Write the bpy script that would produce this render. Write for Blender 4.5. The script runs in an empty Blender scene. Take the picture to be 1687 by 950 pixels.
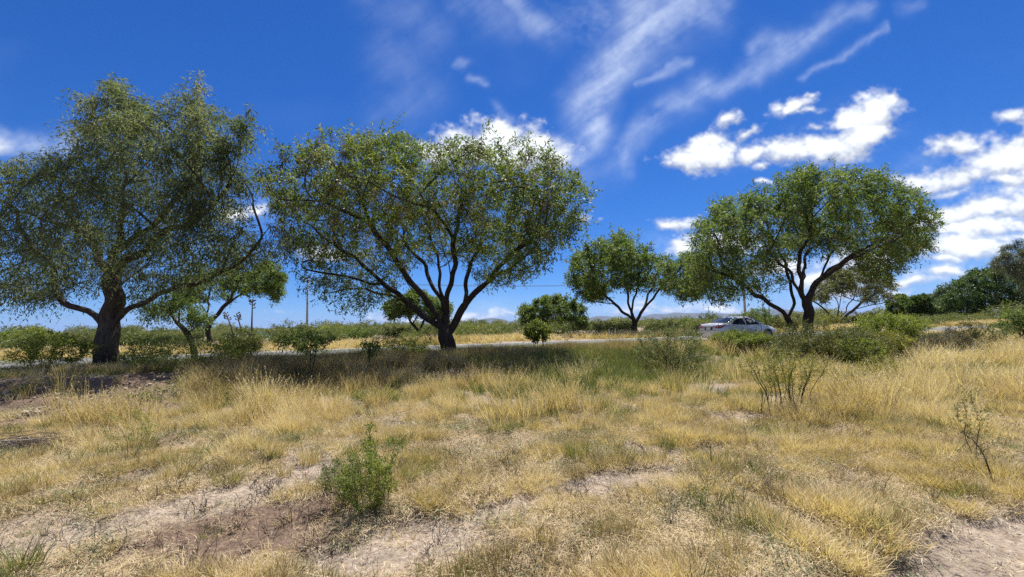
import bpy, math, random
import numpy as np
from mathutils import Vector, Matrix
random.seed(7)
rng = np.random.default_rng(11)
scene = bpy.context.scene
COL = scene.collection
R = math.radians

# ------------------------------------------------------------------ camera
W0, H0, F = 1687.0, 950.0, 703.0           # reference frame used for taking sightings
CAM = np.array([0.0, 0.0, 1.65])
PITCH, ROLL = math.atan(58.0 / F), 0.022
cp, sp_, cr, sr = math.cos(PITCH), math.sin(PITCH), math.cos(ROLL), math.sin(ROLL)
FWD = np.array([0, cp, sp_]); UPL = np.array([0, -sp_, cp]); RTL = np.array([1.0, 0, 0])
RT = RTL * cr - UPL * sr
UP = RTL * sr + UPL * cr
cam = bpy.data.cameras.new('camera')
cam.sensor_width = 36.0
cam.lens = 36.0 * F / W0
cam.clip_start = 0.05
cam.clip_end = 80000
cam_o = bpy.data.objects.new('camera', cam)
COL.objects.link(cam_o)
m = Matrix.Identity(4)
for i in range(3):
    m[i][0], m[i][1], m[i][2], m[i][3] = RT[i], UP[i], -FWD[i], CAM[i]
cam_o.matrix_world = m
scene.camera = cam_o

def P(px, py, Y):
    """world point at depth Y sighted at a photograph position"""
    d = FWD + RT * ((px - W0 / 2) / F) + UP * ((H0 / 2 - py) / F)
    return CAM + d * (Y / d[1])

def proj(X, Y, Z):
    d = np.stack([X - CAM[0], Y - CAM[1], Z - CAM[2]], -1)
    w = np.maximum(d @ FWD, 1e-3)
    return W0 / 2 + F * (d @ RT) / w, H0 / 2 - F * (d @ UP) / w

# ------------------------------------------------------------------ noise
def _h(ix, iy, seed):
    with np.errstate(over='ignore'):
        h = (ix.astype(np.uint32) * np.uint32(374761393)) ^ (iy.astype(np.uint32) * np.uint32(668265263)) ^ np.uint32((seed * 2654435761) & 0xffffffff)
        h = (h ^ (h >> np.uint32(13))) * np.uint32(1274126177)
        h = h ^ (h >> np.uint32(16))
    return (h & np.uint32(0xffffff)).astype(np.float64) / 16777215.0

def vnoise(x, y, seed=0):
    x = np.asarray(x, float); y = np.asarray(y, float)
    xi = np.floor(x); yi = np.floor(y); fx = x - xi; fy = y - yi
    fx = fx * fx * (3 - 2 * fx); fy = fy * fy * (3 - 2 * fy)
    xi = xi.astype(np.int64); yi = yi.astype(np.int64)
    a = _h(xi, yi, seed); b = _h(xi + 1, yi, seed); c = _h(xi, yi + 1, seed); d = _h(xi + 1, yi + 1, seed)
    return (a + (b - a) * fx) * (1 - fy) + (c + (d - c) * fx) * fy

def fbm(x, y, octv=4, seed=0, gain=0.5):
    s = 0; a = 1.0; t = 0
    for o in range(octv):
        s = s + a * vnoise(x * 2 ** o + 17.3 * o, y * 2 ** o - 9.1 * o, seed + o); t += a; a *= gain
    return s / t

def sst(a, b, x):
    t = np.clip((x - a) / (b - a), 0, 1)
    return t * t * (3 - 2 * t)

# ------------------------------------------------------------------ world: daylight sky with clouds
SUN_EL, SUN_AZ = R(66), R(20)
world = bpy.data.worlds.new('World'); scene.world = world
world.use_nodes = True

def cloud_maps(w=4096, h=1024):
    """upper half of an equirectangular map: cumulus cover, cloud brightness, cirrus cover"""
    u = (np.arange(w) + .5) / w; v = (np.arange(h) + .5) / h * .5 + .5
    phi = -(u - .5) * 2 * np.pi; th = (v - .5) * np.pi
    ct = np.cos(th)[:, None]
    d = np.stack([np.cos(phi)[None] * ct, np.sin(phi)[None] * ct, np.repeat(np.sin(th)[:, None], w, 1)], -1)
    cum = np.zeros((h, w)); bri = np.ones((h, w)); cir = np.zeros((h, w))
    depth = d @ FWD
    front = depth > 0.22
    dx, dz = d[..., 0], np.maximum(d[..., 2], .06)
    # extra cloud in the unseen sky round the view, for whiter, brighter fill light
    bx, by = d[..., 0] / (dz + .12), d[..., 1] / (dz + .12)
    rest = sst(.50, .66, fbm(bx * 1.1, by * 1.1, 5, 40)) * sst(.02, .1, d[..., 2]) * .9
    restc = sst(.5, .85, fbm(bx * .8 + by * .9, by * .35 - bx * .3, 5, 60)) * .35
    px = W0 / 2 + F * (d @ RT) / np.maximum(depth, .05); py = H0 / 2 - F * (d @ UP) / np.maximum(depth, .05)
    inside = front & (px > -500) & (px < 2200) & (py > -420) & (py < 600)
    X = px[inside]; Y = py[inside]
    # shape noise in the sighted sky
    w1 = fbm(X / 46, Y / 46, 5, 3) - .5; w2 = fbm(X / 46 + 50, Y / 46 + 9, 5, 5) - .5
    fine = fbm(X / 34, Y / 24, 6, 8, .62) - .5
    Xw = X + w1 * 34; Yw = Y + w2 * 26
    blobs = [  # x, y, rx, ry, tilt, weight
        (818, 238, 74, 42, 0, 1.15), (772, 244, 54, 34, 0, 1.1), (868, 248, 68, 34, .15, 1.1), (740, 252, 40, 20, 0, 1), (910, 256, 36, 20, .2, .8), (707, 248, 26, 14, 0, 1), (752, 222, 14, 12, 0, .7), (840, 255, 80, 22, 0, 1),
        (1150, 242, 46, 20, -.35, 1), (1130, 262, 44, 20, 0, 1.1), (1172, 252, 44, 26, 0, 1.05), (1200, 200, 20, 13, -.4, .8), (1225, 222, 30, 10, -.5, .8), (1098, 270, 14, 8, 0, .8),
        (1240, 254, 34, 12, -.1, 1), (1300, 247, 66, 19, -.08, 1.05), (1370, 240, 66, 23, -.12, 1.1), (1425, 218, 50, 34, -.3, 1.1), (1440, 190, 50, 32, -.2, 1.1), (1400, 200, 34, 18, 0, .9), (1465, 170, 16, 16, 0, .8), (1345, 207, 22, 7, 0, .7), (1260, 268, 18, 6, -.2, .7),
        (1300, 172, 36, 12, -.25, .95), (1330, 182, 30, 7, 0, .8), (1275, 172, 14, 8, -.2, .7), (1325, 155, 18, 7, -.3, .6),
        (1570, 240, 44, 19, -.15, .95), (1640, 262, 84, 32, -.3, 1.05), (1700, 250, 100, 40, -.2, 1.05), (1575, 290, 80, 22, -.22, 1.0), (1500, 302, 34, 13, 0, .8), (1660, 290, 80, 14, -.05, .9), (1560, 318, 46, 8, -.15, .6),
        (1590, 352, 90, 22, -.12, 1), (1670, 338, 90, 25, -.08, 1), (1640, 374, 100, 20, -.1, 1), (1590, 402, 104, 23, 0, 1.05), (1680, 392, 70, 12, 0, .8), (1560, 380, 50, 10, 0, .7), (1500, 370, 50, 14, 0, .6), (1545, 425, 60, 12, 0, .5),
        (1555, 450, 62, 10, -.05, 1), (1500, 462, 44, 10, 0, .8), (1480, 480, 26, 6, 0, .7), (1790, 320, 130, 60, 0, .9), (1900, 420, 130, 30, 0, .9),
        (1675, 186, 30, 11, -.1, .8), (1740, 190, 60, 20, 0, .9),
        (1115, 368, 34, 10, -.05, .95), (1128, 404, 30, 15, -.2, 1), (1200, 400, 60, 20, 0, .8), (1262, 300, 14, 5, 0, .6), (970, 357, 14, 5, 0, .65), (990, 361, 7, 4, 0, .5),
        (770, 520, 30, 9, 0, .8), (800, 523, 40, 8, 0, .6), (690, 530, 40, 8, 0, .6), (640, 525, 34, 8, 0, .6), (840, 520, 26, 6, 0, .6), (1100, 505, 60, 9, 0, .5), (1180, 512, 60, 9, 0, .5), (1050, 515, 60, 8, 0, .5), (420, 345, 26, 14, 0, .6), (385, 352, 30, 14, 0, .5), (455, 512, 16, 4, 0, .6), (1340, 515, 60, 8, 0, .5),
        (1370, 470, 70, 25, 0, .75), (1420, 430, 60, 30, 0, .7), (1300, 440, 60, 20, 0, .5), (540, 420, 60, 16, 0, .4), (-120, 240, 140, 26, 0, .5)]
    best = np.full(X.shape, -9.0); vert = np.zeros(X.shape)
    for (cx, cy, rx, ry, ti, wt) in blobs:
        sel = (abs(Xw - cx) < rx * 2 + 40) & (abs(Yw - cy) < ry * 2 + rx * abs(ti) + 40)
        ux = (Xw[sel] - cx); uy = (Yw[sel] - cy)
        ca, sa = math.cos(ti), math.sin(ti)
        p = (ux * ca + uy * sa) / rx; q = (-ux * sa + uy * ca) / ry
        val = (1 - np.sqrt(p * p + q * q)) * min(1.2, ry / 16 + .3) + (wt - 1) * .35
        b = best[sel]; up = val > b
        b[up] = val[up]; best[sel] = b
        vv = vert[sel]; vv[up] = q[up]; vert[sel] = vv
    fray = fbm(X / 9, Y / 7, 4, 12, .6) - .5
    dens = best * .9 + fine * 1.5 + fray * .5
    a = sst(-.36, .66, dens)
    cum[inside] = a * (0.97 - .25 * sst(1400, 1600, X) * sst(270, 420, Y) * (1 - sst(.2, .8, dens)))
    bri[inside] = np.clip(.93 + .14 * sst(.1, .9, dens) - .17 * sst(-.1, 1.0, vert + fine * .8) + fine * .26, .62, 1.06)
    # cirrus: soft feathered bands along polylines
    lines = [([(1105, 0), (1060, 45), (1015, 100), (990, 140), (965, 170), (975, 215)], 46, .75),
             ([(1150, -60), (1110, 10), (1070, 40)], 60, .75), ([(1045, 0), (1120, 20), (1160, 10)], 45, .55),
             ([(1330, 60), (1240, 120), (1160, 150), (1080, 205), (1020, 265)], 26, .5),
             ([(1420, 15), (1300, 70), (1240, 85)], 20, .42), ([(1460, 45), (1400, 85), (1330, 125)], 8, .35),
             ([(830, -20), (880, 30), (910, 50)], 30, .38), ([(760, 0), (840, 30)], 40, .22),
             ([(1060, 130), (1090, 112), (1140, 105)], 12, .4), ([(930, 240), (960, 245), (925, 290)], 24, .42), ([(870, 250), (935, 255)], 20, .45),
             ([(755, 105), (775, 110)], 12, .35), ([(780, 135), (800, 146)], 8, .3), ([(815, 180), (832, 195)], 12, .32),
             ([(640, 80), (700, 150), (650, 190)], 50, .14), ([(640, 0), (700, 50)], 60, .16), ([(-200, 235), (-20, 232), (70, 235), (110, 240)], 26, .6), ([(-150, 210), (0, 215), (60, 225)], 16, .35),
             ([(600, 238), (615, 232)], 10, .4), ([(1020, 265), (950, 300)], 30, .2), ([(1480, 10), (1520, 0)], 14, .2)]
    wx = X + (fbm(X / 60, Y / 60, 4, 21) - .5) * 46; wy = Y + (fbm(X / 60, Y / 60 + 40, 4, 23) - .5) * 46
    cv = np.zeros(X.shape)
    for pts, wd, op in lines:
        dm = np.full(X.shape, 1e9)
        for (x0, y0), (x1, y1) in zip(pts[:-1], pts[1:]):
            ex, ey = x1 - x0, y1 - y0; L2 = ex * ex + ey * ey
            t = np.clip(((wx - x0) * ex + (wy - y0) * ey) / L2, 0, 1)
            dm = np.minimum(dm, np.hypot(wx - x0 - t * ex, wy - y0 - t * ey))
        cv = np.maximum(cv, op * np.exp(-(dm / (wd * .95)) ** 2 * 1.6))
    streak = fbm((X * .82 - Y * .57) / 120 + wx / 400, (X * .57 + Y * .82) / 17, 5, 31, .62)
    streak2 = fbm(X / 30, Y / 30, 5, 35, .6)
    cir_in = cv * np.clip(.25 + 1.9 * (streak * .5 + streak2 * .5 - .28), 0, 1.5) + .03 * sst(.5, .9, fbm(X / 160, Y / 90, 4, 37)) * sst(0, 300, 400 - Y)
    veil = np.zeros(X.shape)
    for (cx, cy, rx, ry, op) in [(1640, 300, 170, 60, .5), (1610, 385, 190, 46, .6), (1520, 440, 120, 40, .45), (1390, 470, 130, 46, .45), (890, 272, 90, 36, .42), (930, 300, 40, 20, .3), (1180, 250, 70, 30, .2), (1400, 225, 90, 40, .22), (720, 250, 70, 24, .25), (1110, 405, 70, 22, .3), (760, 516, 120, 22, .35), (1100, 508, 170, 22, .4), (1000, 30, 130, 50, .22), (420, 345, 40, 30, .3)]:
        veil = np.maximum(veil, op * np.exp(-((Xw - cx) / rx) ** 2 * 1.4 - ((Yw - cy) / ry) ** 2 * 1.4))
    cir_in = np.maximum(cir_in, veil * np.clip(.35 + 1.5 * (fine + .15) + .8 * fray, 0, 1.6))
    cir[inside] = np.clip(cir_in * .70, 0, .72)
    fade = np.clip(np.minimum.reduce([(px + 500) / 300, (2200 - px) / 300, (py + 420) / 250, (depth - .22) / .1]), 0, 1) * inside
    cum = cum * fade + rest * (1 - fade); cir = cir * fade + restc * (1 - fade)
    bri = bri * fade + .92 * (1 - fade)
    out = np.zeros((2 * h, w, 4), np.float32)
    out[h:, :, 0] = cum; out[h:, :, 1] = bri; out[h:, :, 2] = cir; out[..., 3] = 1
    out[:h, :, 1] = 1
    return out

def build_world():
    nt = world.node_tree; nt.nodes.clear()
    N = nt.nodes.new; L = nt.links.new
    sky = N('ShaderNodeTexSky'); sky.sky_type = 'NISHITA'; sky.sun_disc = False
    sky.sun_elevation = SUN_EL; sky.sun_rotation = SUN_AZ
    sky.altitude = 1900; sky.air_density = 1.0; sky.dust_density = 0.3; sky.ozone_density = 3.0
    hs = N('ShaderNodeHueSaturation'); hs.inputs['Saturation'].default_value = 1.18; hs.inputs['Value'].default_value = 1.0
    L(sky.outputs[0], hs.inputs['Color'])
    # deep high-altitude blue: one fixed grade over the whole sky
    sc_ = N('ShaderNodeSeparateColor'); L(hs.outputs[0], sc_.inputs[0]); cb_ = N('ShaderNodeCombineColor')
    for k, (p_, c_) in enumerate(((1.13, .50), (.92, .65), (.8, 1.04))):
        a_ = N('ShaderNodeMath'); a_.operation = 'POWER'; a_.inputs[1].default_value = p_; L(sc_.outputs[k], a_.inputs[0])
        b_ = N('ShaderNodeMath'); b_.operation = 'MULTIPLY'; b_.inputs[1].default_value = c_ * 10 ** (1 - p_); L(a_.outputs[0], b_.inputs[0])
        L(b_.outputs[0], cb_.inputs[k])
    px = cloud_maps()
    img = bpy.data.images.new('cloud_cover', px.shape[1], px.shape[0], float_buffer=True, is_data=True)
    img.pixels.foreach_set(px.ravel()); img.update(); img.pack()
    env = N('ShaderNodeTexEnvironment'); env.image = img; env.interpolation = 'Cubic'
    tc = N('ShaderNodeTexCoord'); L(tc.outputs['Generated'], env.inputs[0])
    sep = N('ShaderNodeSeparateColor'); L(env.outputs[0], sep.inputs[0])
    # cirrus, then cumulus over it
    mx1 = N('ShaderNodeMix'); mx1.data_type = 'RGBA'
    L(sep.outputs['Blue'], mx1.inputs['Factor']); L(cb_.outputs[0], mx1.inputs['A']); mx1.inputs['B'].default_value = (8.6, 9.6, 11.0, 1)
    cc = N('ShaderNodeMix'); cc.data_type = 'RGBA'; cc.blend_type = 'MULTIPLY'; cc.inputs['Factor'].default_value = 1
    cc.inputs['A'].default_value = (9.2, 9.6, 10.2, 1)
    gm = N('ShaderNodeMath'); gm.operation = 'POWER'; gm.inputs[1].default_value = 2.0
    L(sep.outputs['Green'], gm.inputs[0])
    comb = N('ShaderNodeCombineColor')
    for k in range(3): L(gm.outputs[0], comb.inputs[k])
    L(comb.outputs[0], cc.inputs['B'])
    mx2 = N('ShaderNodeMix'); mx2.data_type = 'RGBA'
    L(sep.outputs['Red'], mx2.inputs['Factor']); L(mx1.outputs['Result'], mx2.inputs['A']); L(cc.outputs['Result'], mx2.inputs['B'])
    bg = N('ShaderNodeBackground'); bg.inputs['Strength'].default_value = 0.058
    L(mx2.outputs['Result'], bg.inputs['Color'])
    out = N('ShaderNodeOutputWorld'); L(bg.outputs[0], out.inputs[0])
    world.cycles.sampling_method = 'MANUAL'; world.cycles.sample_map_resolution = 1024
build_world()

SUNV = Vector((math.sin(SUN_AZ) * math.cos(SUN_EL), math.cos(SUN_AZ) * math.cos(SUN_EL), math.sin(SUN_EL)))
sl = bpy.data.lights.new('sun', 'SUN'); sl.energy = 5.0; sl.angle = R(0.53); sl.color = (1.0, .955, .88)
so = bpy.data.objects.new('sun', sl); COL.objects.link(so)
so.rotation_euler = SUNV.to_track_quat('Z', 'Y').to_euler(); so.location = (0, 0, 60)

scene.view_settings.view_transform = 'Standard'; scene.view_settings.look = 'None'
scene.view_settings.exposure = 0.92; scene.view_settings.gamma = 1.0
try: scene.view_settings.use_curve_mapping = False
except Exception: pass
cy = scene.cycles
cy.max_bounces = 8; cy.diffuse_bounces = 4; cy.glossy_bounces = 2; cy.transmission_bounces = 4; cy.volume_bounces = 0; cy.transparent_max_bounces = 8
cy.caustics_reflective = False; cy.caustics_refractive = False
cy.use_denoising = False
cy.use_adaptive_sampling = False

# ------------------------------------------------------------------ bookkeeping
def tag(o, label=None, cat=None, group=None, kind=None):
    if label: o['label'] = label
    if cat: o['category'] = cat
    if group: o['group'] = group
    if kind: o['kind'] = kind
    return o

def empty(name, loc, label=None, cat=None, group=None, rz=0):
    o = bpy.data.objects.new(name, None); COL.objects.link(o)
    o.location = [float(c) for c in loc]; o.rotation_euler = (0, 0, rz); o.empty_display_size = .2
    return tag(o, label, cat, group)

def mesh_np(name, V, polys, mat=None, attrs=None, smooth=False):
    """polys: list of (n,k) int arrays"""
    me = bpy.data.meshes.new(name)
    V = np.asarray(V, np.float32)
    polys = [np.asarray(p, np.int32) for p in polys if len(p)]
    me.vertices.add(len(V)); me.vertices.foreach_set('co', V.ravel())
    nl = sum(p.size for p in polys); npol = sum(len(p) for p in polys)
    me.loops.add(nl); me.polygons.add(npol)
    if polys:
        me.loops.foreach_set('vertex_index', np.concatenate([p.ravel() for p in polys]))
        tot = np.concatenate([np.full(len(p), p.shape[1], np.int32) for p in polys])
        st = np.concatenate([[0], np.cumsum(tot)[:-1]]).astype(np.int32)
        me.polygons.foreach_set('loop_start', st); me.polygons.foreach_set('loop_total', tot)
        if smooth: me.polygons.foreach_set('use_smooth', np.ones(npol, bool))
    for k, a in (attrs or {}).items():
        a = np.asarray(a, np.float32)
        if a.ndim == 2:
            at = me.attributes.new(k, 'FLOAT_COLOR', 'POINT')
            at.data.foreach_set('color', np.concatenate([a, np.ones((len(a), 1), np.float32)], 1).ravel())
        else:
            at = me.attributes.new(k, 'FLOAT', 'POINT'); at.data.foreach_set('value', a)
    me.update(calc_edges=True); me.validate()
    if mat: me.materials.append(mat)
    return me

def link(name, me, parent=None, loc=(0, 0, 0)):
    o = bpy.data.objects.new(name, me); COL.objects.link(o)
    o.location = [float(c) for c in loc]
    if parent: o.parent = parent
    return o

class MB:
    """collects primitives into one mesh"""
    def __init__(s): s.V = []; s.Fc = []
    def add(s, vs, fs):
        b = len(s.V); s.V += [tuple(float(c) for c in v) for v in vs]; s.Fc += [tuple(b + i for i in f) for f in fs]; return s
    def box(s, c, d, rz=0):
        x, y, z = [k / 2 for k in d]; ca, sa = math.cos(rz), math.sin(rz)
        vs = []
        for i, j, k in [(-1, -1, -1), (1, -1, -1), (1, 1, -1), (-1, 1, -1), (-1, -1, 1), (1, -1, 1), (1, 1, 1), (-1, 1, 1)]:
            vs.append((c[0] + i * x * ca - j * y * sa, c[1] + i * x * sa + j * y * ca, c[2] + k * z))
        return s.add(vs, [(0, 3, 2, 1), (4, 5, 6, 7), (0, 1, 5, 4), (1, 2, 6, 5), (2, 3, 7, 6), (3, 0, 4, 7)])
    def tube(s, pts, rad, n=8, cap=True):
        V, Fq, Ft = tube_np(np.array(pts, float), np.array(rad, float) if np.ndim(rad) else np.full(len(pts), rad), n)
        b = len(s.V); s.V += [tuple(v) for v in V]; s.Fc += [tuple(b + int(i) for i in f) for f in Fq] + [tuple(b + int(i) for i in f) for f in Ft]
        if cap: s.Fc.append(tuple(b + i for i in range(n))[::-1])
        return s
    def build(s, name, mat, parent=None, smooth=False, loc=(0, 0, 0)):
        me = bpy.data.meshes.new(name); me.from_pydata(s.V, [], s.Fc); me.validate()
        if smooth:
            for p in me.polygons: p.use_smooth = True
        if mat: me.materials.append(mat)
        return link(name, me, parent, loc)

def tube_np(pts, rad, n, bump=0, seed=0):
    k = len(pts)
    tang = np.gradient(pts, axis=0); tang /= np.linalg.norm(tang, axis=1, keepdims=True) + 1e-9
    ref = np.array([0.31, .95, .1]) if abs(tang[0] @ np.array([.31, .95, .1])) < .9 else np.array([1., 0, 0])
    V = np.zeros((k * n + 1, 3)); ang = np.arange(n) * 2 * np.pi / n
    for i in range(k):
        t = tang[i]; a = ref - t * (ref @ t); a /= np.linalg.norm(a) + 1e-9; ref = a
        b = np.cross(t, a)
        r = rad[i]
        if bump: r = r * (1 + bump * (np.sin(ang * 3 + i * .23 + seed) * .55 + np.sin(ang * 5 - i * .35 + seed * 2) * .35 + .35 * np.sin(ang * 9 + i * .5)))
        V[i * n:(i + 1) * n] = pts[i] + np.outer(np.cos(ang) * r, a) + np.outer(np.sin(ang) * r, b)
    V[-1] = pts[-1] + tang[-1] * rad[-1]
    j = np.arange(n); q = []
    for i in range(k - 1):
        q.append(np.stack([i * n + j, i * n + (j + 1) % n, (i + 1) * n + (j + 1) % n, (i + 1) * n + j], 1))
    Fq = np.concatenate(q) if q else np.zeros((0, 4), int)
    Ft = np.stack([(k - 1) * n + j, (k - 1) * n + (j + 1) % n, np.full(n, k * n)], 1)
    return V, Fq, Ft

# ------------------------------------------------------------------ materials
def new_mat(name):
    mt = bpy.data.materials.new(name); mt.use_nodes = True
    nt = mt.node_tree; nt.nodes.clear()
    return mt, nt, nt.nodes.new, nt.links.new

def ramp(N, stops, interp='LINEAR'):
    r = N('ShaderNodeValToRGB'); r.color_ramp.interpolation = interp
    e = r.color_ramp.elements
    while len(e) > 1: e.remove(e[-1])
    e[0].position = stops[0][0]; e[0].color = (*stops[0][1], 1)
    for p, c in stops[1:]:
        x = e.new(p); x.color = (*c, 1)
    return r

def leaf_mat(name, stops, transl=.38, inst=False, rough=.5, spec=.25):
    mt, nt, N, L = new_mat(name)
    at = N('ShaderNodeAttribute'); at.attribute_name = 'rnd'
    src = at.outputs['Fac']
    if inst:
        a2 = N('ShaderNodeAttribute'); a2.attribute_type = 'INSTANCER'; a2.attribute_name = 'tint'
        mm = N('ShaderNodeMath'); mm.operation = 'MULTIPLY_ADD'; mm.inputs[1].default_value = .38
        L(at.outputs['Fac'], mm.inputs[0])
        m2 = N('ShaderNodeMath'); m2.operation = 'MULTIPLY'; m2.inputs[1].default_value = .62; L(a2.outputs['Fac'], m2.inputs[0])
        L(m2.outputs[0], mm.inputs[2]); src = mm.outputs[0]
    rp = ramp(N, stops); L(src, rp.inputs[0])
    pb = N('ShaderNodeBsdfPrincipled'); pb.inputs['Roughness'].default_value = rough; pb.inputs['Specular IOR Level'].default_value = spec
    L(rp.outputs[0], pb.inputs['Base Color'])
    tr = N('ShaderNodeBsdfTranslucent')
    g = N('ShaderNodeMix'); g.data_type = 'RGBA'; g.blend_type = 'MULTIPLY'; g.inputs['Factor'].default_value = 1
    L(rp.outputs[0], g.inputs['A']); g.inputs['B'].default_value = (1.25, 1.3, .7, 1)
    L(g.outputs['Result'], tr.inputs['Color'])
    ms = N('ShaderNodeMixShader'); ms.inputs[0].default_value = transl
    L(pb.outputs[0], ms.inputs[1]); L(tr.outputs[0], ms.inputs[2])
    o = N('ShaderNodeOutputMaterial'); L(ms.outputs[0], o.inputs[0])
    return mt

def bark_mat(name, c0, c1, scale=14):
    mt, nt, N, L = new_mat(name)
    tc = N('ShaderNodeTexCoord'); mp = N('ShaderNodeMapping'); mp.inputs['Scale'].default_value = (1, 1, .28)
    L(tc.outputs['Object'], mp.inputs[0])
    nz = N('ShaderNodeTexNoise'); nz.inputs['Scale'].default_value = scale; nz.inputs['Detail'].default_value = 6; nz.inputs['Roughness'].default_value = .65
    L(mp.outputs[0], nz.inputs['Vector'])
    rp = ramp(N, [(.3, c0), (.55, tuple((a + b) / 2 for a, b in zip(c0, c1))), (.75, c1)]); L(nz.outputs[0], rp.inputs[0])
    pb = N('ShaderNodeBsdfPrincipled'); pb.inputs['Roughness'].default_value = .9; pb.inputs['Specular IOR Level'].default_value = .15
    L(rp.outputs[0], pb.inputs['Base Color'])
    bp = N('ShaderNodeBump'); bp.inputs['Strength'].default_value = .9; bp.inputs['Distance'].default_value = .04
    L(nz.outputs[0], bp.inputs['Height']); L(bp.outputs[0], pb.inputs['Normal'])
    o = N('ShaderNodeOutputMaterial'); L(pb.outputs[0], o.inputs[0])
    return mt

def plain_mat(name, col, rough=.5, metal=0, spec=.5, coat=0, var=.08, scale=30, emit=None):
    mt, nt, N, L = new_mat(name)
    pb = N('ShaderNodeBsdfPrincipled'); pb.inputs['Roughness'].default_value = rough; pb.inputs['Metallic'].default_value = metal
    pb.inputs['Specular IOR Level'].default_value = spec; pb.inputs['Coat Weight'].default_value = coat
    tc = N('ShaderNodeTexCoord'); nz = N('ShaderNodeTexNoise'); nz.inputs['Scale'].default_value = scale; nz.inputs['Detail'].default_value = 5
    L(tc.outputs['Object'], nz.inputs['Vector'])
    rp = ramp(N, [(.25, tuple(c * (1 - var) for c in col)), (.75, tuple(min(1, c * (1 + var)) for c in col))])
    L(nz.outputs[0], rp.inputs[0]); L(rp.outputs[0], pb.inputs['Base Color'])
    o = N('ShaderNodeOutputMaterial'); L(pb.outputs[0], o.inputs[0])
    return mt

# ------------------------------------------------------------------ terrain
RP = np.array([-4.0, 23.0]); RD = np.array([.9524, .3048]); RN = np.array([-.3048, .9524]); RW = 6.2
def s_of(X, Y): return (X - RP[0]) * RN[0] + (Y - RP[1]) * RN[1]
def t_of(X, Y): return (X - RP[0]) * RD[0] + (Y - RP[1]) * RD[1]

# bare soil patches: sighted place (px, py), radii in px, tilt, kind (1 pale dry, 2 damp brown)
BARE = [(425, 878, 165, 46, -.1, 2), (350, 830, 190, 24, -.22, 1), (480, 790, 70, 30, -.3, 1), (60, 890, 110, 36, -.15, 1), (690, 895, 120, 48, -.1, 1), (560, 925, 80, 34, 0, 1),
        (505, 765, 34, 26, .2, 1), (1000, 797, 125, 17, -.15, 1), (1090, 775, 60, 12, -.12, 1), (830, 835, 60, 14, -.1, 1), (1225, 689, 50, 9, 0, 1), (1030, 735, 40, 10, 0, 1),
        (190, 797, 60, 8, -.1, 1), (260, 780, 40, 8, -.1, 1), (640, 700, 40, 8, 0, 1), (1180, 640, 60, 6, 0, 1), (250, 905, 90, 16, -.25, 2), (760, 860, 70, 14, -.1, 1), (1150, 745, 60, 10, -.1, 1), (330, 735, 40, 6, 0, 1)]
def bare_masks(X, Y, Z):
    px, py = proj(X, Y, Z)
    nz = fbm(X * 2.2, Y * 2.2, 4, 77) - .5
    nz2 = fbm(X * 7, Y * 7, 3, 79) - .5
    pale = np.zeros(X.shape); damp = np.zeros(X.shape)
    near = (Y > 1.2) & (Y < 30)
    for (cx, cy_, rx, ry, ti, kd) in BARE:
        dx, dy = px - cx, py - cy_ - (px - cx) * ti
        v = 1.12 - np.hypot(dx / rx, dy / ry) + nz * 1.3 + nz2 * .5
        v = sst(-.12, .3, v) * near
        if kd == 1: pale = np.maximum(pale, v)
        else: damp = np.maximum(damp, v)
    # worn track in the near right corner
    ln = np.interp(px, [1300, 1400, 1530, 1687, 1900], [1000, 938, 862, 832, 790])
    tr = sst(-14, 26, py - ln + nz * 60 + nz2 * 20) * (Y > .3) * (px > 1200)
    pale = np.maximum(pale, tr)
    # bare scarps on the bank below the road
    bank = sst(-13.4, -12.2, s_of(X, Y)) * (1 - sst(-7.4, -6.2, s_of(X, Y)))
    left = bank * (1 - sst(270, 340, px)) * sst(-.3, -.05, nz + .22)
    mid = sst(0, .5, 1 - np.hypot((px - 755) / 75, (py - 621) / 16) + nz * 1.2)
    mid2 = sst(0, .5, 1 - np.hypot((px - 655) / 45, (py - 618) / 9) + nz * 1.2)
    sc = np.maximum.reduce([left, mid * near, mid2 * near])
    return pale, damp, sc, tr

def ground_base(X, Y):
    s = s_of(X, Y)
    n1 = fbm(X * .35, Y * .35, 4, 50) - .5
    top = .34 + 0 * X
    z = top * sst(-11.6, -8.6, s + n1 * 2.2)
    z = z - .04 * sst(6, 12, s)
    fall = sst(40, 4000, np.hypot(X, Y))
    z = z + n1 * .14 * (1 - sst(-4, -1.5, s)) * (1 - fall)
    z = z + (fbm(X * .05, Y * .05, 3, 58) - .5) * 1.0 * sst(30, 120, s) * (1 - fall)
    return z

def gz(X, Y):
    X = np.asarray(X, float); Y = np.asarray(Y, float)
    z = ground_base(X, Y)
    s = s_of(X, Y)
    flat = sst(-2.5, -.8, s) * (1 - sst(7.2, 9, s))
    near = 1 - sst(20, 45, np.hypot(X, Y))
    z = z + ((fbm(X * 1.4, Y * 1.4, 4, 51) - .5) * .13 + (fbm(X * 6, Y * 6, 3, 52) - .5) * .035) * near * (1 - flat)
    pale, damp, sc, tr = bare_masks(X, Y, z)
    z = z - .045 * np.maximum(pale, damp) - .04 * tr + np.maximum(np.maximum(pale, damp), tr) * ((fbm(X * 9, Y * 9, 4, 56, .6) - .5) * .07) * near
    z = z + sc * ((fbm(X * 2.2, Y * 4.0, 5, 53, .6) - .5) * .55 - .10 * sst(.5, .8, fbm(X * 5 + Y, Y * .8, 3, 54)))
    z = np.where(flat > 0, z * (1 - flat) + .262 * flat, z)
    return z

def gz1(x, y): return float(gz(np.array([x]), np.array([y]))[0])

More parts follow.
